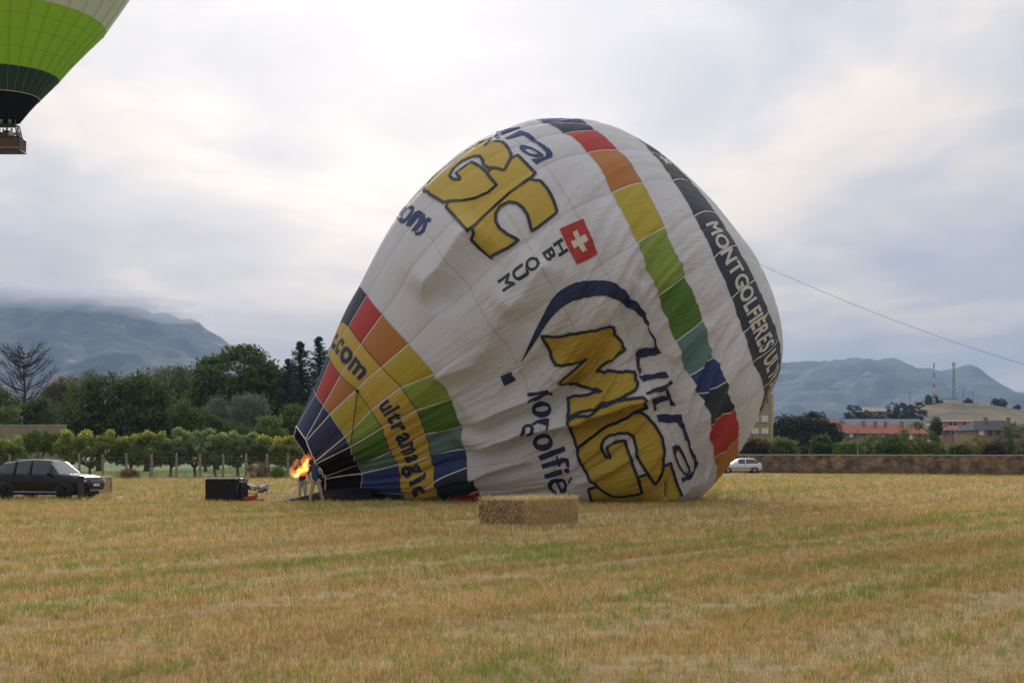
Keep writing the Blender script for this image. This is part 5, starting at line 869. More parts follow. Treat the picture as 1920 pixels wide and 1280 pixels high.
def fir(label, Y, px, top, w, seed):
    r = np.random.default_rng(seed); bx = WX(px, Y); o = empty('fir_tree', (bx, Y, 0), label=label, category='tree', group=G); H = WZ(top, Y); k = Y / FPX; Q = []; C = []; O = []; tr = None
    tr = MB().tube([(0, 0, -.1), (.05, 0, H * .5), (0, 0, H)], [.3, .18, .03], 8).build('trunk', m_bark, o, True); z = H * .1
    while z < H * .985:
        f = 1 - z / H; L = (w * k) * (f ** .8) * r.uniform(.55, 1.35) * 1.35 + .08
        for a in range(5):
            t = r.uniform(0, 6.283); n = max(3, int(L / .3))
            for i in range(n):
                s = (i + .5) / n; C.append((math.cos(t) * L * s, math.sin(t) * L * s, z + L * (.28 * s * s - .12 * s) + .1)); O.append((math.cos(t), math.sin(t), .4))
        z += .20 + .2 * f
    Qa, tn = leaves(np.array(C), 10, .28, .30, r, np.array(O), lambda p, c, l: np.clip(.2 + .4 * c + .3 * l, 0, 1), .6, .4); link('crown', quads_mesh(Qa, L_fir, tn), o)
fir('tall dark fir standing nearer the chestnut tree', 190, 563, 640, 66, 31); fir('tallest dark fir with its top beside the balloon', 194, 598, 630, 70, 32); fir('slim dark fir mostly hidden behind the balloon neck', 197, 622, 652, 60, 33); fir('short fir spire in front of the other firs', 183, 540, 672, 52, 34)
# bare conifer
Y = 178; r = random.Random(5); o = empty('bare_tree', (WX(45, Y), Y, 0), label='bare dead conifer with upswept brown branches at the left edge', category='tree'); H = WZ(656, Y)
tr = MB().tube([(0, 0, -.1), (.1, 0, H * .5), (0, 0, H)], [.3, .2, .03], 8).build('trunk', m_bark, o, True)
for i in range(115):
    z = H * (.22 + .76 * r.random()); a = r.uniform(0, 6.283); L = (H - z) * .45 + r.uniform(.8, 2.4); d = Vector((math.cos(a), math.sin(a) * .8, 0)); p = Vector((0, 0, z)); pts = [p, p + d * L * .4 + Vector((0, 0, L * .12)), p + d * L * .75 + Vector((0, 0, L * .36)), p + d * L + Vector((0, 0, L * .68))]
    mb = MB(); mb.tube(pts, [.07, .055, .04, .015], 5)
    for j in range(11):
        q_ = pts[1].lerp(pts[3], r.random()); e_ = q_ + d * r.uniform(.2, .7) + Vector((r.uniform(-.5, .5), r.uniform(-.5, .5), r.uniform(.1, .7))); mb.tube([q_, q_.lerp(e_, .5) + Vector((0, 0, -.05)), e_], [.028, .02, .008], 4)
    mb.build('branch', m_bark, tr)
# orchard row behind the fence
ORCH = [(10, 850, 28, 22, 1, 'at the left edge'), (168, 840, 52, 30, 1, 'widest yellow-topped one behind the dark car'), (247, 846, 26, 24, 1, 'just right of the dark car'), (283, 842, 28, 28, 1, 'second one right of the dark car'), (320, 848, 24, 22, 0, 'above the second fence gap'), (366, 840, 36, 32, 0, 'tallest of the grey-green ones'), (404, 846, 22, 26, 0, 'with a slim twin trunk'), (446, 842, 32, 30, 0, 'straight above the basket'), (500, 846, 26, 24, 1, 'above the dry bush'), (540, 848, 24, 22, 1, 'nearest the balloon mouth')]
for i, (px, py, rx, ry, ye, wh) in enumerate(ORCH):
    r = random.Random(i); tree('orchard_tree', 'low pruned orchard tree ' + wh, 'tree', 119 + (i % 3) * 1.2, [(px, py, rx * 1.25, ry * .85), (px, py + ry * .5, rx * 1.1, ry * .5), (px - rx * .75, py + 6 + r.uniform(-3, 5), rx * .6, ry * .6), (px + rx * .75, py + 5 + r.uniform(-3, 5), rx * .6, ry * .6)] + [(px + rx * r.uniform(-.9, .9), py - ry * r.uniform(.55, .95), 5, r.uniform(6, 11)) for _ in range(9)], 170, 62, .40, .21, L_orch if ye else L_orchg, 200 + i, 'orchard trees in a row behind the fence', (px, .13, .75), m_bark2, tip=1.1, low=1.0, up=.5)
# fence
m_post = mat('grey_post_wood', (.26, .21, .17), .9, .3, 4, .02, 30, stretch=(1, 1, .2)); m_wire = mat('galvanised_wire', (.20, .20, .19), .6, 0, 1, 0, 1, .5)
fence = empty('fence', (0, 112, 0), label='wooden post and wire mesh fence along the orchard', category='fence'); pxs = [-30, 18, 62, 105, 149, 193, 237, 285, 331, 375, 418, 461, 501, 540, 578]
fp = [(WX(x, 111.5 + i * .35), 111.5 + i * .35) for i, x in enumerate(pxs)]
for i, (x, y) in enumerate(fp):
    mb = MB(); mb.tube([(x, y - 112, -.05), (x + random.uniform(-.03, .03), y - 112, 1.96 + random.uniform(-.06, .06))], [.105, .09], 8); mb.build('post', m_post, fence)
for a, b in zip(fp[:-1], fp[1:]):
    mb = MB()
    for z in (.15, .45, .75, 1.05, 1.35, 1.65): mb.tube([(a[0], a[1] - 112.1, z), (b[0], b[1] - 112.1, z)], .007, 3, cap=False)
    for k in range(1, 8): x = a[0] + (b[0] - a[0]) * k / 8; y = a[1] + (b[1] - a[1]) * k / 8 - 112.1; mb.tube([(x, y, .1), (x, y, 1.66)], .005, 3, cap=False)
    mb.build('wire_mesh', m_wire, fence, kind='stuff')
def weeds(name, label, spots, lm, seed, size=.16, n=60, cat='weeds', kind='stuff', h=.5):
    r = np.random.default_rng(seed); C = np.array([(x, y, z) for x, y, z in spots]); Q, tn = leaves(C, n, h, size, r, np.tile([[0, -.3, .6]], (len(C), 1)), lambda p, c, l: np.clip(.6 * c + .4 * l, 0, 1), .9, .13, 1.6); Q[..., 2] = np.maximum(Q[..., 2], .01)
    return link(name, quads_mesh(Q, lm, tn), label=label, category=cat, kind=kind)
weeds('dry_grass', 'straw-coloured weeds along the foot of the fence', [(WX(x, 111) + random.uniform(-.3, .3), 111 + random.uniform(-.8, .8), random.uniform(.05, .35)) for x in range(200, 600, 4)], L_dry, 41)
for i, (px, py, rr, lb, lm) in enumerate([(482, 884, 20, 'round brown dried bush right of the basket', L_dry), (243, 890, 16, 'brown dried weed clump at the fence post', L_dry), (520, 888, 14, 'pale green weed tuft under the last orchard tree', L_light)]):
    Y = 109.5; o = tree('bush', lb, 'bush', Y, [(px, py, rr, rr * .8), (px + rr * .5, py + 4, rr * .6, rr * .6)], 60, 60, .32, .17, lm, 60 + i, None, (px, .05, .3), aspect=.2, low=.05)
# ================================================================ walls
m_ren = mat('tan_render', (.30, .24, .17), .9, .2, 1.2, .02, 8); m_cope = mat('stone_coping', (.36, .34, .31), .9, .2, 2, .01, 20)
Y = 138; x0, x1 = WX(-140, Y), WX(124, Y); w = empty('garden_wall', ((x0 + x1) / 2, Y, 0), label='tan rendered garden wall behind the orchard at the left', category='wall'); Lw = x1 - x0
MB().box((0, 0, 2.3), (Lw, .3, 4.6), rz=0).build('wall', m_ren, w); MB().box((0, 0, 4.65), (Lw + .1, .42, .1)).build('coping', m_cope, w)
def stone_mat():
    m = bpy.data.materials.new('rubble_stone'); m.use_nodes = True; nt = m.node_tree; N = nt.nodes; Lk = nt.links.new; bs = N['Principled BSDF']; bs.inputs['Roughness'].default_value = .95
    tcn = N.new('ShaderNodeTexCoord'); mp = N.new('ShaderNodeMapping'); mp.inputs['Scale'].default_value = (1, 0, 1); Lk(tcn.outputs['Object'], mp.inputs[0]); sw = N.new('ShaderNodeSeparateXYZ'); Lk(mp.outputs[0], sw.inputs[0]); cb = N.new('ShaderNodeCombineXYZ'); Lk(sw.outputs[0], cb.inputs[0]); Lk(sw.outputs[2], cb.inputs[1])
    br_ = N.new('ShaderNodeTexBrick'); br_.inputs['Scale'].default_value = 1; br_.inputs['Brick Width'].default_value = .42; br_.inputs['Row Height'].default_value = .16; br_.inputs['Mortar Size'].default_value = .014; br_.inputs['Color1'].default_value = (.20, .14, .085, 1); br_.inputs['Color2'].default_value = (.38, .27, .16, 1); br_.inputs['Mortar'].default_value = (.13, .10, .075, 1); Lk(cb.outputs[0], br_.inputs[0])
    nz = N.new('ShaderNodeTexNoise'); nz.inputs['Scale'].default_value = 1.1; nz.inputs['Detail'].default_value = 7; Lk(tcn.outputs['Object'], nz.inputs[0]); rp = N.new('ShaderNodeValToRGB'); Lk(nz.outputs[0], rp.inputs[0]); rp.color_ramp.elements[0].color = (.40, .38, .37, 1); rp.color_ramp.elements[1].color = (1.15, 1.1, 1.05, 1); rp.color_ramp.elements[0].position = .35; rp.color_ramp.elements[1].position = .65
    mx = N.new('ShaderNodeMix'); mx.data_type = 'RGBA'; mx.blend_type = 'MULTIPLY'; mx.inputs[0].default_value = 1; Lk(br_.outputs[0], mx.inputs[6]); Lk(rp.outputs[0], mx.inputs[7]); Lk(mx.outputs[2], bs.inputs['Base Color']); bp = N.new('ShaderNodeBump'); bp.inputs['Distance'].default_value = .05; Lk(br_.outputs['Fac'], bp.inputs['Height']); bp.invert = True; Lk(bp.outputs[0], bs.inputs['Normal']); return m
A_ = Vector((WX(1330, 144), 144, 0)); B_ = Vector((WX(2080, 117), 117, 0)); ang = math.atan2(B_.y - A_.y, B_.x - A_.x); Lw = (B_ - A_).length
w = empty('stone_wall', (A_ + B_) / 2, ang, label='long low brown stone wall closing the field on the right', category='wall'); MB().box((0, 0, .86), (Lw, .45, 1.72)).build('wall', stone_mat(), w)
n = int(Lw / 1.1)
cope_me = MB().box((0, 0, 0), (1.07, .58, .10)).me(m_cope)
for i in range(n): link('coping_stone', cope_me, w, (-Lw / 2 + .55 + i * 1.1, 0, 1.772 + random.uniform(-.008, .008)))
weeds('dry_grass', 'dry grass and weeds along the foot of the stone wall', [tuple(A_.lerp(B_, t) + Vector((random.uniform(-.4, .4), -.7 + random.uniform(-.4, .3), random.uniform(.02, .35)))) for t in np.linspace(.05, .98, 190)], L_dry, 42, .2, 55)
weeds('weeds', 'green weeds scattered along the stone wall', [tuple(A_.lerp(B_, t) + Vector((random.uniform(-.4, .4), -.55, random.uniform(.02, .3)))) for t in np.sort(rng.uniform(.05, .98, 60))], L_bush, 43, .2, 40)
BU = [(1415, 838, 26, 14, L_red, 'reddish low bush at the foot of the apartment block'), (1462, 833, 36, 20, L_bush, 'wide green bush below the dark pines'), (1512, 842, 22, 12, L_red, 'low brownish bush behind the stone wall'), (1541, 830, 18, 24, L_mid, 'upright green bush before the pale field strip'), (1560, 840, 18, 14, L_red, 'dark thin bush right of the upright bush'), (1592, 838, 26, 18, L_light, 'light green bush left of the lamp pole'), (1640, 830, 34, 26, L_bush, 'round green bush right of the lamp pole'), (1672, 832, 32, 26, L_mid, 'dark green bush below the red roofs'), (1722, 818, 38, 36, L_bush, 'tallest green bush right of the red roofs'), (1765, 838, 30, 18, L_light, 'pale green bush left of the yellow one'), (1800, 842, 20, 14, L_mid, 'low dark bush next to the yellow one'), (1832, 832, 36, 26, L_yel, 'yellow-green bush turning to autumn colour'), (1862, 845, 20, 14, L_red, 'bare brownish shrub beside the dark tree at right'), (1912, 826, 44, 34, L_dark, 'large dark tree at the right edge')]
for i, (px, py, rx, ry, lm, lb) in enumerate(BU):
    py, ry = (py + 6, ry * .8) if 1440 < px < 1850 else (py, ry)
    tree('bush', lb, 'bush', 162 + (i * 7) % 16, [(px, py, rx, ry), (px - rx * .4, py + ry * .3, rx * .6, ry * .7), (px + rx * .4, py + ry * .35, rx * .6, ry * .65), (px, py + ry * .7, rx, ry * .5)], 90, 50, .6, .30, lm, 300 + i, 'bushes behind the stone wall', (px, .1, .8))
tree('pine_tree', 'left half of the dark pine clump behind the wall', 'tree', 262, [(1482, 800, 36, 22), (1462, 815, 26, 20), (1500, 822, 36, 22)], 150, 52, 1.1, .5, L_pine, 401, None, (1482, .3, 2), flat=.6); tree('pine_tree', 'taller half of the dark pine clump behind the wall', 'tree', 258, [(1528, 795, 32, 22), (1550, 815, 30, 22), (1515, 815, 30, 22), (1568, 825, 18, 14)], 150, 52, 1.1, .5, L_pine, 402, None, (1530, .3, 2), flat=.6)
tree('conifer', 'small dark conifer in front of the white terrace', 'tree', 300, [(1752, 800, 9, 18), (1752, 812, 15, 16)], 60, 50, .8, .45, L_pine, 403, None, (1752, .2, 2))
# ================================================================ buildings
m_tanb = mat('tan_facade', (.36, .27, .16), .9, .15, .3); m_whb = mat('white_facade', (.58, .56, .52), .9, .15, .3); m_brk = mat('brown_brick_facade', (.26, .16, .11), .9, .25, .4); m_rooft = mat('red_roof_tiles', (.30, .10, .065), .9, .25, .35, .05, 5); m_slate = mat('grey_slate', (.075, .075, .08), .9, .2, .5, .03, 5, spec=.1); m_shut = mat('white_shutter', (.62, .62, .6), .7); m_dkw = mat('dark_window', (.03, .035, .04), .15); m_metal = mat('grey_sheet_roof', (.13, .145, .16), .8, .15, .2, spec=.1)
def house(name, label, px0, px1, py_eave, py_ridge, Y, depth, m_wall, m_roof, wins, rows=1, m_w=None, hip=0.0, chim=(), py_base=None, cat='house', ny=None, gable=None):
    x0, x1 = WX(px0, Y), WX(px1, Y); ze = WZ(py_eave, Y); zr = WZ(py_ridge, Y); W = x1 - x0; o = empty(name, ((x0 + x1) / 2, Y + depth / 2, 0), label=label, category=cat)
    MB().box((0, 0, ze / 2 - .5), (W, depth, ze + 1)).build('wall', m_wall, o)
    if zr > ze + .3:
        h = hip * W; e = .4; V = [(-W / 2 - e, -depth / 2 - e, ze), (W / 2 + e, -depth / 2 - e, ze), (W / 2 + e, depth / 2 + e, ze), (-W / 2 - e, depth / 2 + e, ze), (-W / 2 - e + h, 0, zr), (W / 2 + e - h, 0, zr)]
        rf = link('roof', mesh(V, [(0, 1, 5, 4), (2, 3, 4, 5), (1, 2, 5), (3, 0, 4), (3, 2, 1, 0)], m_roof), o)
    else: rf = MB().box((0, 0, ze + .08), (W + .3, depth + .3, .18)).build('roof', m_roof, o)
    for cx in chim: MB().box(((cx - .5) * W, -depth * .15, (ze + zr) / 2 + (zr - ze) * .45), (.7, .7, 1.6)).build('chimney', m_brk, rf)
    for (wx, wpy, ww, wh, mm) in wins:
        c = (WX(wx, Y) - (x0 + x1) / 2, -depth / 2 - .03, WZ(wpy, Y)); wd = MB().box(c, (ww, .08, wh)).build('window', mm, o); MB().box((c[0], c[1] - .05, c[2] - wh / 2 - .06), (ww + .2, .18, .1)).build('sill', m_cope, wd)
    return o
Yb = 225; house('apartment_block', 'tan apartment block with white shuttered windows behind the balloon', 1345, 1444, 735, 735, Yb, 14, m_tanb, m_metal, [(x, y, 1.05, .85 if y > 790 else 1.0, m_shut if y > 770 else m_dkw) for x in (1370, 1395, 1416, 1434) for y in (750, 784.5, 807.5, 830)], cat='building'); 
ap = bpy.data.objects['apartment_block']; MB().box((WX(1447, Yb) - WX(1394.5, Yb), -6.5, WZ(738, Yb) / 2), (.45, 1.2, WZ(738, Yb))).build('corner_pier', mat('ochre_render', (.44, .31, .17), .9, .1, .4), ap)
Yr = 335; house('terrace_row', 'left terrace of brick houses with long red tiled roof', 1556, 1660, 812, 794, Yr, 12, m_brk, m_rooft, [(1579, 816, 1.1, 1.0, m_shut), (1579, 825, 1.0, 1.4, m_shut), (1596, 816, .8, .8, m_shut), (1607, 816, .9, 1.0, m_dkw), (1618, 816, .9, 1.0, m_dkw), (1642, 817, 1.5, .8, m_dkw), (1655, 816, .9, 1.0, m_shut)], chim=(.25, .68, .9)); house('terrace_row', 'right terrace of brick houses with long red tiled roof', 1661, 1738, 813, 794.5, Yr + 1, 12, m_brk, m_rooft, [(1675, 817, 1.2, .9, m_dkw), (1683, 818, .7, .7, m_shut), (1700, 817, 1.0, 1.0, m_dkw), (1708, 819, .8, 1.1, m_shut), (1725, 817, 1.0, .9, m_dkw)], chim=(.1, .5, .85))
house('long_hall', 'long low hall with grey sheet roof behind the red terraces', 1592, 1735, 795, 784, 420, 16, m_whb, m_metal, [(1610, 797, 1, 1, m_dkw), (1640, 797, 1, 1, m_dkw), (1690, 797, 1, 1, m_dkw)], chim=(), cat='building'); house('villa', 'small house with red tiled roof left of the grey hall', 1541, 1572, 797, 784, 400, 10, m_whb, m_rooft, [(1550, 799, 1, 1, m_dkw), (1562, 799, 1, 1, m_dkw)], chim=(.3,))
house('white_terrace', 'white terrace with small dark windows below the hill', 1758, 1848, 790, 786, 430, 12, m_whb, m_rooft, [(1764 + i * 9, 794.5, 1.2, 1.1, m_dkw) for i in range(9)]); house('terrace_row', 'low red-roofed houses in front of the white terrace', 1768, 1835, 806, 797, 380, 10, m_brk, m_rooft, [(1776 + i * 12, 810, 1.1, 1.2, m_dkw) for i in range(5)], chim=(.2, .6))
house('slate_house', 'large house with hipped grey slate roof at the right', 1828, 1925, 806, 787, 300, 14, m_brk, m_slate, [(1840, 811, 1, 1, m_shut), (1856, 812, 1, 1.2, m_dkw), (1872, 812, 1, 1.2, m_dkw)], hip=.22, chim=(.35, .8)); house('shed', 'small red-roofed shed behind the yellow bush', 1838, 1885, 838, 828, 215, 6, m_whb, m_rooft, [])
house('hill_house', 'stone farmhouse with pale roof among trees on the hill', 1618, 1668, 771, 762, 640, 14, m_brk, mat('pale_roof', (.33, .28, .22), .9, .2, .3), [(1630, 775, 1.5, 1.5, m_dkw), (1650, 775, 1.5, 1.5, m_dkw)], hip=.2)
house('red_roof_house', 'red-roofed house half hidden behind the bare conifer', 88, 118, 726, 711, 260, 10, m_brk, m_rooft, [], chim=(.5,))
YH_ = 690
HT = [(1597, 772, 13, 16, 'broad dark tree at the left foot of the hill'), (1617, 777, 9, 12, 'tree touching the hill farmhouse on its left'), (1640, 782, 16, 8, 'low trees in front of the hill farmhouse'), (1675, 768, 11, 15, 'dark tree right of the hill farmhouse'), (1690, 770, 12, 14, 'middle dark tree of the row on the hill'), (1705, 773, 11, 13, 'fourth dark tree of the hill row'), (1722, 768, 14, 16, 'rightmost large dark tree of the hill row'), (1741, 745, 5, 6, 'small round tree left of the striped mast'), (1754, 747, 5, 6, 'small tree right of the striped mast'), (1766, 752, 7, 4, 'scrub below the telecom mast'), (1815, 750, 6, 5, 'small dark tree on the hill crest'), (1830, 760, 10, 8, 'dark scrub on the hillside'), (1868, 748, 7, 7, 'spreading pine on the right hill shoulder'), (1880, 757, 7, 11, 'tall conifer on the right hill shoulder'), (1905, 766, 8, 10, 'last dark tree on the hill at right')]
for i, (px, py, rx, ry, lb) in enumerate(HT): py = py + (3 if i >= 7 else 0); tree('hill_tree', lb, 'tree', YH_ + (-60 if i < 7 else 24), [(px, py, rx, ry), (px, py + ry * .6, rx * 1.1, ry * .7), (px, py + ry * 1.3, rx * .8, ry * .5)], 44, 34, 1.1, .9, L_pine if i != 7 else L_mid, 500 + i, 'trees on the hill', (px, .3, WZ(py + ry, YH_) if True else 3))
# masts, poles
m_redp = mat('red_mast_paint', (.42, .06, .05), .6); m_whp = mat('white_mast_paint', (.62, .6, .58), .6); m_gal = mat('galvanised_mast', (.22, .22, .23), .6)
def mast(name, label, px, top, base, wd, striped):
    Y = 712; zb, ztp = WZ(base, Y) - 2, WZ(top, Y); o = empty(name, (WX(px, Y), Y, zb), label=label, category='mast'); H = ztp - zb; n = 8
    for i in range(n):
        mb = MB(); z0, z1 = H * i / n, H * (i + 1) / n; f0, f1 = (1 - .6 * i / n) * wd, (1 - .6 * (i + 1) / n) * wd
        for sx_, sy_ in ((-1, -1), (1, -1), (0, 1)): mb.tube([(sx_ * f0, sy_ * f0, z0), (sx_ * f1, sy_ * f1, z1)], .11, 4)
        for k in range(3): za, zb_ = z0 + (z1 - z0) * k / 3, z0 + (z1 - z0) * (k + 1) / 3; mb.tube([(-f0, -f0, za), (f1, -f1, zb_)], .07, 4); mb.tube([(f0, -f0, za), (0, f1, zb_)], .07, 4)
        mb.build('section', (m_redp if i % 2 else m_whp) if striped else m_gal, o)
    if not striped:
        for k, (z, a) in enumerate(((.95, 0), (.95, 2), (.82, 1), (.78, 3), (.62, .5), (.56, 2.4), (.45, 1.2))): MB().box((math.cos(a) * 1.0, math.sin(a) * 1.0 - .4, H * z), (.4, .25, 1.9)).build('antenna_panel', m_whp, o)
        for z, s in ((.4, 1), (.48, 1)): MB().ball((1.0 * s, -.5, H * z), (.55, .25, .55), 10, 6).build('dish', m_whp, o, True)
    return o
mast('radio_mast', 'red and white lattice mast on the hill', 1751, 680, 748, .55, True); mast('telecom_mast', 'grey telecom mast with antennas and dishes on the hill', 1788, 679, 750, .75, False)
house('mast_cabin', 'small pale equipment cabin at the foot of the telecom mast', 1772, 1796, 748, 748, 709, 6, m_whb, m_metal, [])
for px, top, bs_, Y, lb in ((1706, 734, 765, 680, 'thin pole above the hill tree row'), (1806, 730, 752, 690, 'thin pole right of the telecom mast'), (1825, 735, 755, 690, 'second thin pole right of the telecom mast'), (1858, 742, 760, 690, 'thin pole left of the spreading pine')): MB().tube([(0, 0, -2), (0, 0, WZ(top, Y) - WZ(bs_, Y))], .14, 5).box((0, 0, (WZ(top, Y) - WZ(bs_, Y)) * .93), (1.4, .12, .12)).build('utility_pole', m_gal, None, loc=(WX(px, Y), Y, WZ(bs_, Y)), label=lb, category='pole', group='poles on the hill')
MB().tube([(0, 0, 0), (0, 0, WZ(806, 160))], [.09, .06], 6).box((0, -.1, WZ(806, 160)), (.1, .5, .08)).build('lamp_pole', m_gal, None, loc=(WX(1608, 160), 160, 0), label='pale grey lamp pole standing behind the stone wall', category='pole'); MB().tube([(0, 0, 0), (0, 0, WZ(770, 400))], .12, 5).box((0, 0, WZ(774, 400)), (1.2, .1, .1)).build('antenna_pole', m_gal, None, loc=(WX(1540, 400), 400, 0), label='thin antenna pole beside the red-roofed villa', category='pole')
sheet('dry_meadow', [(WX(1480, 235), 235), (WX(1640, 235), 235), (WX(1640, 300), 300), (WX(1480, 300), 300)], .008, mat('meadow_straw', (.42, .31, .18), .95, .2, .3), kind='structure')
# ================================================================ the green balloon in the air, top left
YG = 112.0; kg = YG / FPX; gx = WX(10, YG); gz = lambda py: WZ(py, YG)
m_gl = fabric('bright_green_ripstop', (.36, .66, .04), .55); m_gd = fabric('bottle_green_ripstop', (.015, .055, .045), .2); m_gw = fabric('pale_grey_ripstop', (.68, .72, .62), .45); m_gk = fabric('black_skirt_nomex', (.006, .006, .007), .02, .7)
m_gseam = mat('olive_tape', (.20, .30, .08), .7)
gb = empty('flying_balloon', (gx, YG, gz(285)), label='green, white and black hot air balloon floating at the top left', category='balloon'); z0 = gz(285)
prof = [(228, 27), (205, 44), (184, 61), (145, 95), (116, 117), (90, 139), (67, 159), (46, 178), (0, 207), (-60, 244), (-140, 286), (-210, 308), (-290, 314), (-370, 296), (-440, 250), (-490, 184), (-520, 100), (-530, 6)]
PZ = [gz(p) - z0 for p, _ in prof]; PR = [r * kg for _, r in prof]; NG = 32
cols = [m_gk, m_gk, m_gd, m_gl, m_gl, m_gl, m_gl] + [m_gw] * 3
def gpt(a, i, f, bulge):
    r = PR[i] * (1 - f) + PR[i + 1] * f; z = PZ[i] * (1 - f) + PZ[i + 1] * f; s = a * NG / (2 * math.pi); fr = s - math.floor(s); r *= 1 + bulge * (abs(math.sin(math.pi * fr)) ** .7 - .4); return (r * math.cos(a), r * math.sin(a), z - bulge * 4 * 0)
for i in range(len(prof) - 1):
    if i < 9:
        for g in range(NG):
            nu = 6; V = []; uvs = []
            for a_ in range(nu + 1):
                for f_ in range(4):
                    a = 2 * math.pi * (g + a_ / nu) / NG; p = gpt(min(a, 2 * math.pi * (g + 1) / NG - 1e-6) if a_ == nu else a, i, f_ / 3, .03 if i > 1 else .008); V.append(p); uvs.append((a * 6, p[2]))
            q_ = [(a_ * 4 + f_, (a_ + 1) * 4 + f_, (a_ + 1) * 4 + f_ + 1, a_ * 4 + f_ + 1) for a_ in range(nu) for f_ in range(3)]; me = mesh(V, q_, cols[i], True); set_uv(me, uvs); link('skirt_panel' if i < 2 else 'fabric_panel', me, gb)
    elif i == 9:
        V = []; n2 = 128; uvs = []
        for j in range(9, len(prof)):
            for a_ in range(n2): a = 2 * math.pi * a_ / n2; s = a * NG / (2 * math.pi); fr = s - math.floor(s); r = PR[j] * (1 + .03 * (abs(math.sin(math.pi * fr)) ** .7 - .4)); V.append((r * math.cos(a), r * math.sin(a), PZ[j])); uvs.append((a * 6, PZ[j]))
        Fc = [(j * n2 + a_, j * n2 + (a_ + 1) % n2, (j + 1) * n2 + (a_ + 1) % n2, (j + 1) * n2 + a_) for j in range(len(prof) - 10) for a_ in range(n2)]; me = mesh(V, Fc, m_gw, True); set_uv(me, uvs); link('upper_envelope', me, gb)
for g in range(NG):
    a = 2 * math.pi * g / NG; MB().tube([((PR[i] + .03) * math.cos(a), (PR[i] + .03) * math.sin(a), PZ[i]) for i in range(2, 12)], .016, 4, cap=False).build('load_tape', m_gseam, gb)
def ring(i, rad, m, nm): MB().tube([tuple(Vector(gpt(2 * math.pi * k / 192 + 1e-7, i, 0, .03)) * 1.0 + Vector((math.cos(2 * math.pi * k / 192), math.sin(2 * math.pi * k / 192), 0)) * .012) for k in range(193)], rad, 5, cap=False).build(nm, m, gb)
ring(2, .03, m_tape, 'skirt_band')
for i in (3, 4, 5, 6, 7): ring(i, .016, m_gseam, 'seam')
# basket under it
m_wk = mat('brown_wicker', (.11, .065, .04), .85, .35, 6, .03, 25, stretch=(.3, .3, 3)); hb = gz(261) - z0; Wb, Db = 2.75, 1.5
gbk = empty('passenger_basket', (gx, YG, z0), label='brown wicker passenger basket hanging under the green balloon', category='basket')
MB().prism([(-Wb / 2, .05), (Wb / 2, .05), (Wb / 2 + .03, hb), (-Wb / 2 - .03, hb)], -Db / 2, Db / 2).build('wicker_wall', m_wk, gbk); MB().box((0, 0, .02), (Wb + .05, Db + .05, .12)).build('floor', m_lea, gbk)
for z in (.28, .5, .72, .95): MB().box((0, -Db / 2 - .012, z), (Wb, .03, .05)).build('wicker_band', m_redl if False else m_wk, gbk)
MB().tube([(-Wb / 2, -Db / 2, hb), (Wb / 2, -Db / 2, hb), (Wb / 2, Db / 2, hb), (-Wb / 2, Db / 2, hb), (-Wb / 2, -Db / 2, hb)], .075, 8).build('padded_rim', m_lea, gbk, True); MB().box((0, -Db / 2 - .02, .2), (Wb, .03, .06)).build('rope_band', m_khaki, gbk)
ztop = gz(236) - z0
for sx_ in (-1, 1):
    for sy_ in (-1, 1):
        MB().tube([(sx_ * Wb * .42, sy_ * Db * .42, hb), (sx_ * .95, sy_ * .5, ztop)], .05, 6).build('upright', m_lea, gbk, True); MB().tube([(sx_ * .95, sy_ * .5, ztop), (sx_ * 1.0, sy_ * .6, gz(226) - z0)], .012, 4).build('flying_wire', m_steel, gbk)
MB().box((0, 0, ztop), (1.95, 1.1, .07)).build('burner_frame', m_trim, gbk)
for x in (-.35, .35): MB().lathe([(.02, 0), (.14, 0), (.15, .05), (.15, .45), (.13, .45), (.12, .1)], 14, 0, Matrix.Translation((x, 0, ztop + .03))).build('burner_can', m_steel, gbk, True)
PAS = [(2, 0, 'in dark clothes nearest the left edge'), (9, 1, 'with grey hair in dark clothes'), (16, 0, 'tallest in the middle of the basket'), (20.5, 2, 'half hidden behind the tall one'), (25, 3, 'in a light top leaning on the rim'), (40, 4, 'in a checked top at the right basket corner')]
tops = [m_blk, m_navy, m_blk, m_palec, m_jean]
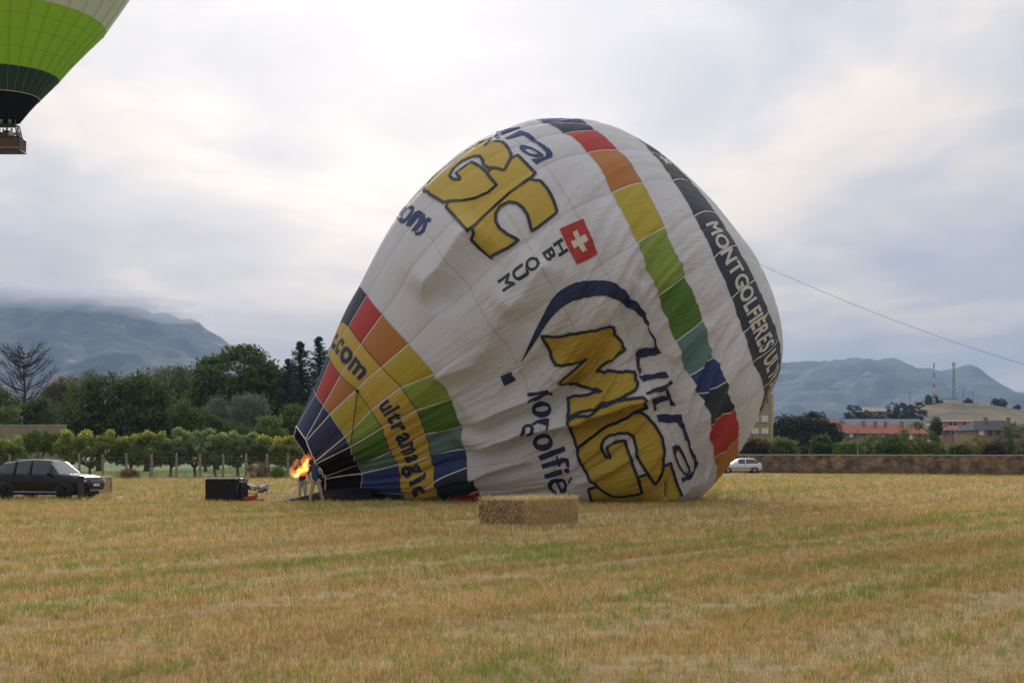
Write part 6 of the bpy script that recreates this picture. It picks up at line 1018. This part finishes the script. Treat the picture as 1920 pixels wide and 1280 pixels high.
for i, (px, k, lb) in enumerate(PAS):
    x = min(WX(px, YG) - gx, Wb / 2 - .28); dy = (-.38, -.3, -.35, .1, -.4, -.3)[i]; b = Vector((0, 0, 0)); hz_ = (1.62, 1.6, 1.75, 1.68, 1.62, 1.66)[i] - .05
    caps = [((0, 0, .12), (0, 0, .5), .09, .1, 1), ((.1, 0, .1), (.1, 0, .85), .07, .1, 1), ((-.1, 0, .1), (-.1, 0, .85), .07, .1, 1), ((0, 0, .85), (0, 0, hz_ - .32), .15, .17, 0), ((-.17, 0, hz_ - .3), (.17, 0, hz_ - .3), .08, .08, 0), ((0, 0, hz_ - .25), (0, 0, hz_ - .15), .055, .055, 2),
            ((.2, 0, hz_ - .3), (.26, -.1, hz_ - .55), .055, .045, 0), ((.26, -.1, hz_ - .55), (.12, -.26, hz_ - .5), .042, .034, 2), ((-.2, 0, hz_ - .3), (-.26, -.1, hz_ - .55), .055, .045, 0), ((-.26, -.1, hz_ - .55), (-.12, -.26, hz_ - .5), .042, .034, 2)]
    caps += head((0, 0, hz_ - .05), (.2, -1, -.2), 2, 3) + hand((.12, -.26, hz_ - .5), (-.6, -.6, -.1), 1, 2) + hand((-.12, -.26, hz_ - .5), (.6, -.6, -.1), -1, 2)
    person('person', 'balloon passenger ' + lb, (gx + x, YG + dy, z0 + .12), caps, [tops[k], m_jean, m_skin, m_hairg if k == 1 else m_hairb], .03, 'passengers in the flying basket')
# ================================================================ low cloud on the western ridge
m_cl = bpy.data.materials.new('cloud_vapour'); m_cl.use_nodes = True; m_cl.node_tree.nodes.remove(m_cl.node_tree.nodes['Principled BSDF']); pv = m_cl.node_tree.nodes.new('ShaderNodeVolumePrincipled'); pv.inputs['Density'].default_value = .004; pv.inputs['Color'].default_value = (.95, .96, 1, 1); pv.inputs['Anisotropy'].default_value = .3
m_cl.node_tree.links.new(pv.outputs[0], m_cl.node_tree.nodes['Material Output'].inputs['Volume'])

for i, (px, py, rx, ry, Y) in enumerate([(40, 556, 170, 20, 4150), (-120, 548, 200, 30, 4200), (170, 572, 130, 17, 4220), (255, 584, 95, 13, 4280), (330, 596, 60, 11, 4330), (130, 556, 190, 16, 4350), (250, 570, 130, 13, 4400)]):
    k = Y / FPX; MB().ball((0, 0, 0), (rx * k, 110, ry * k), 32, 16).build('low_cloud', m_cl, None, True, (WX(px, Y), Y, WZ(py, Y)), label='low cloud drifting over the western mountain ridge', category='cloud', group='cloud on the ridge', kind='stuff')
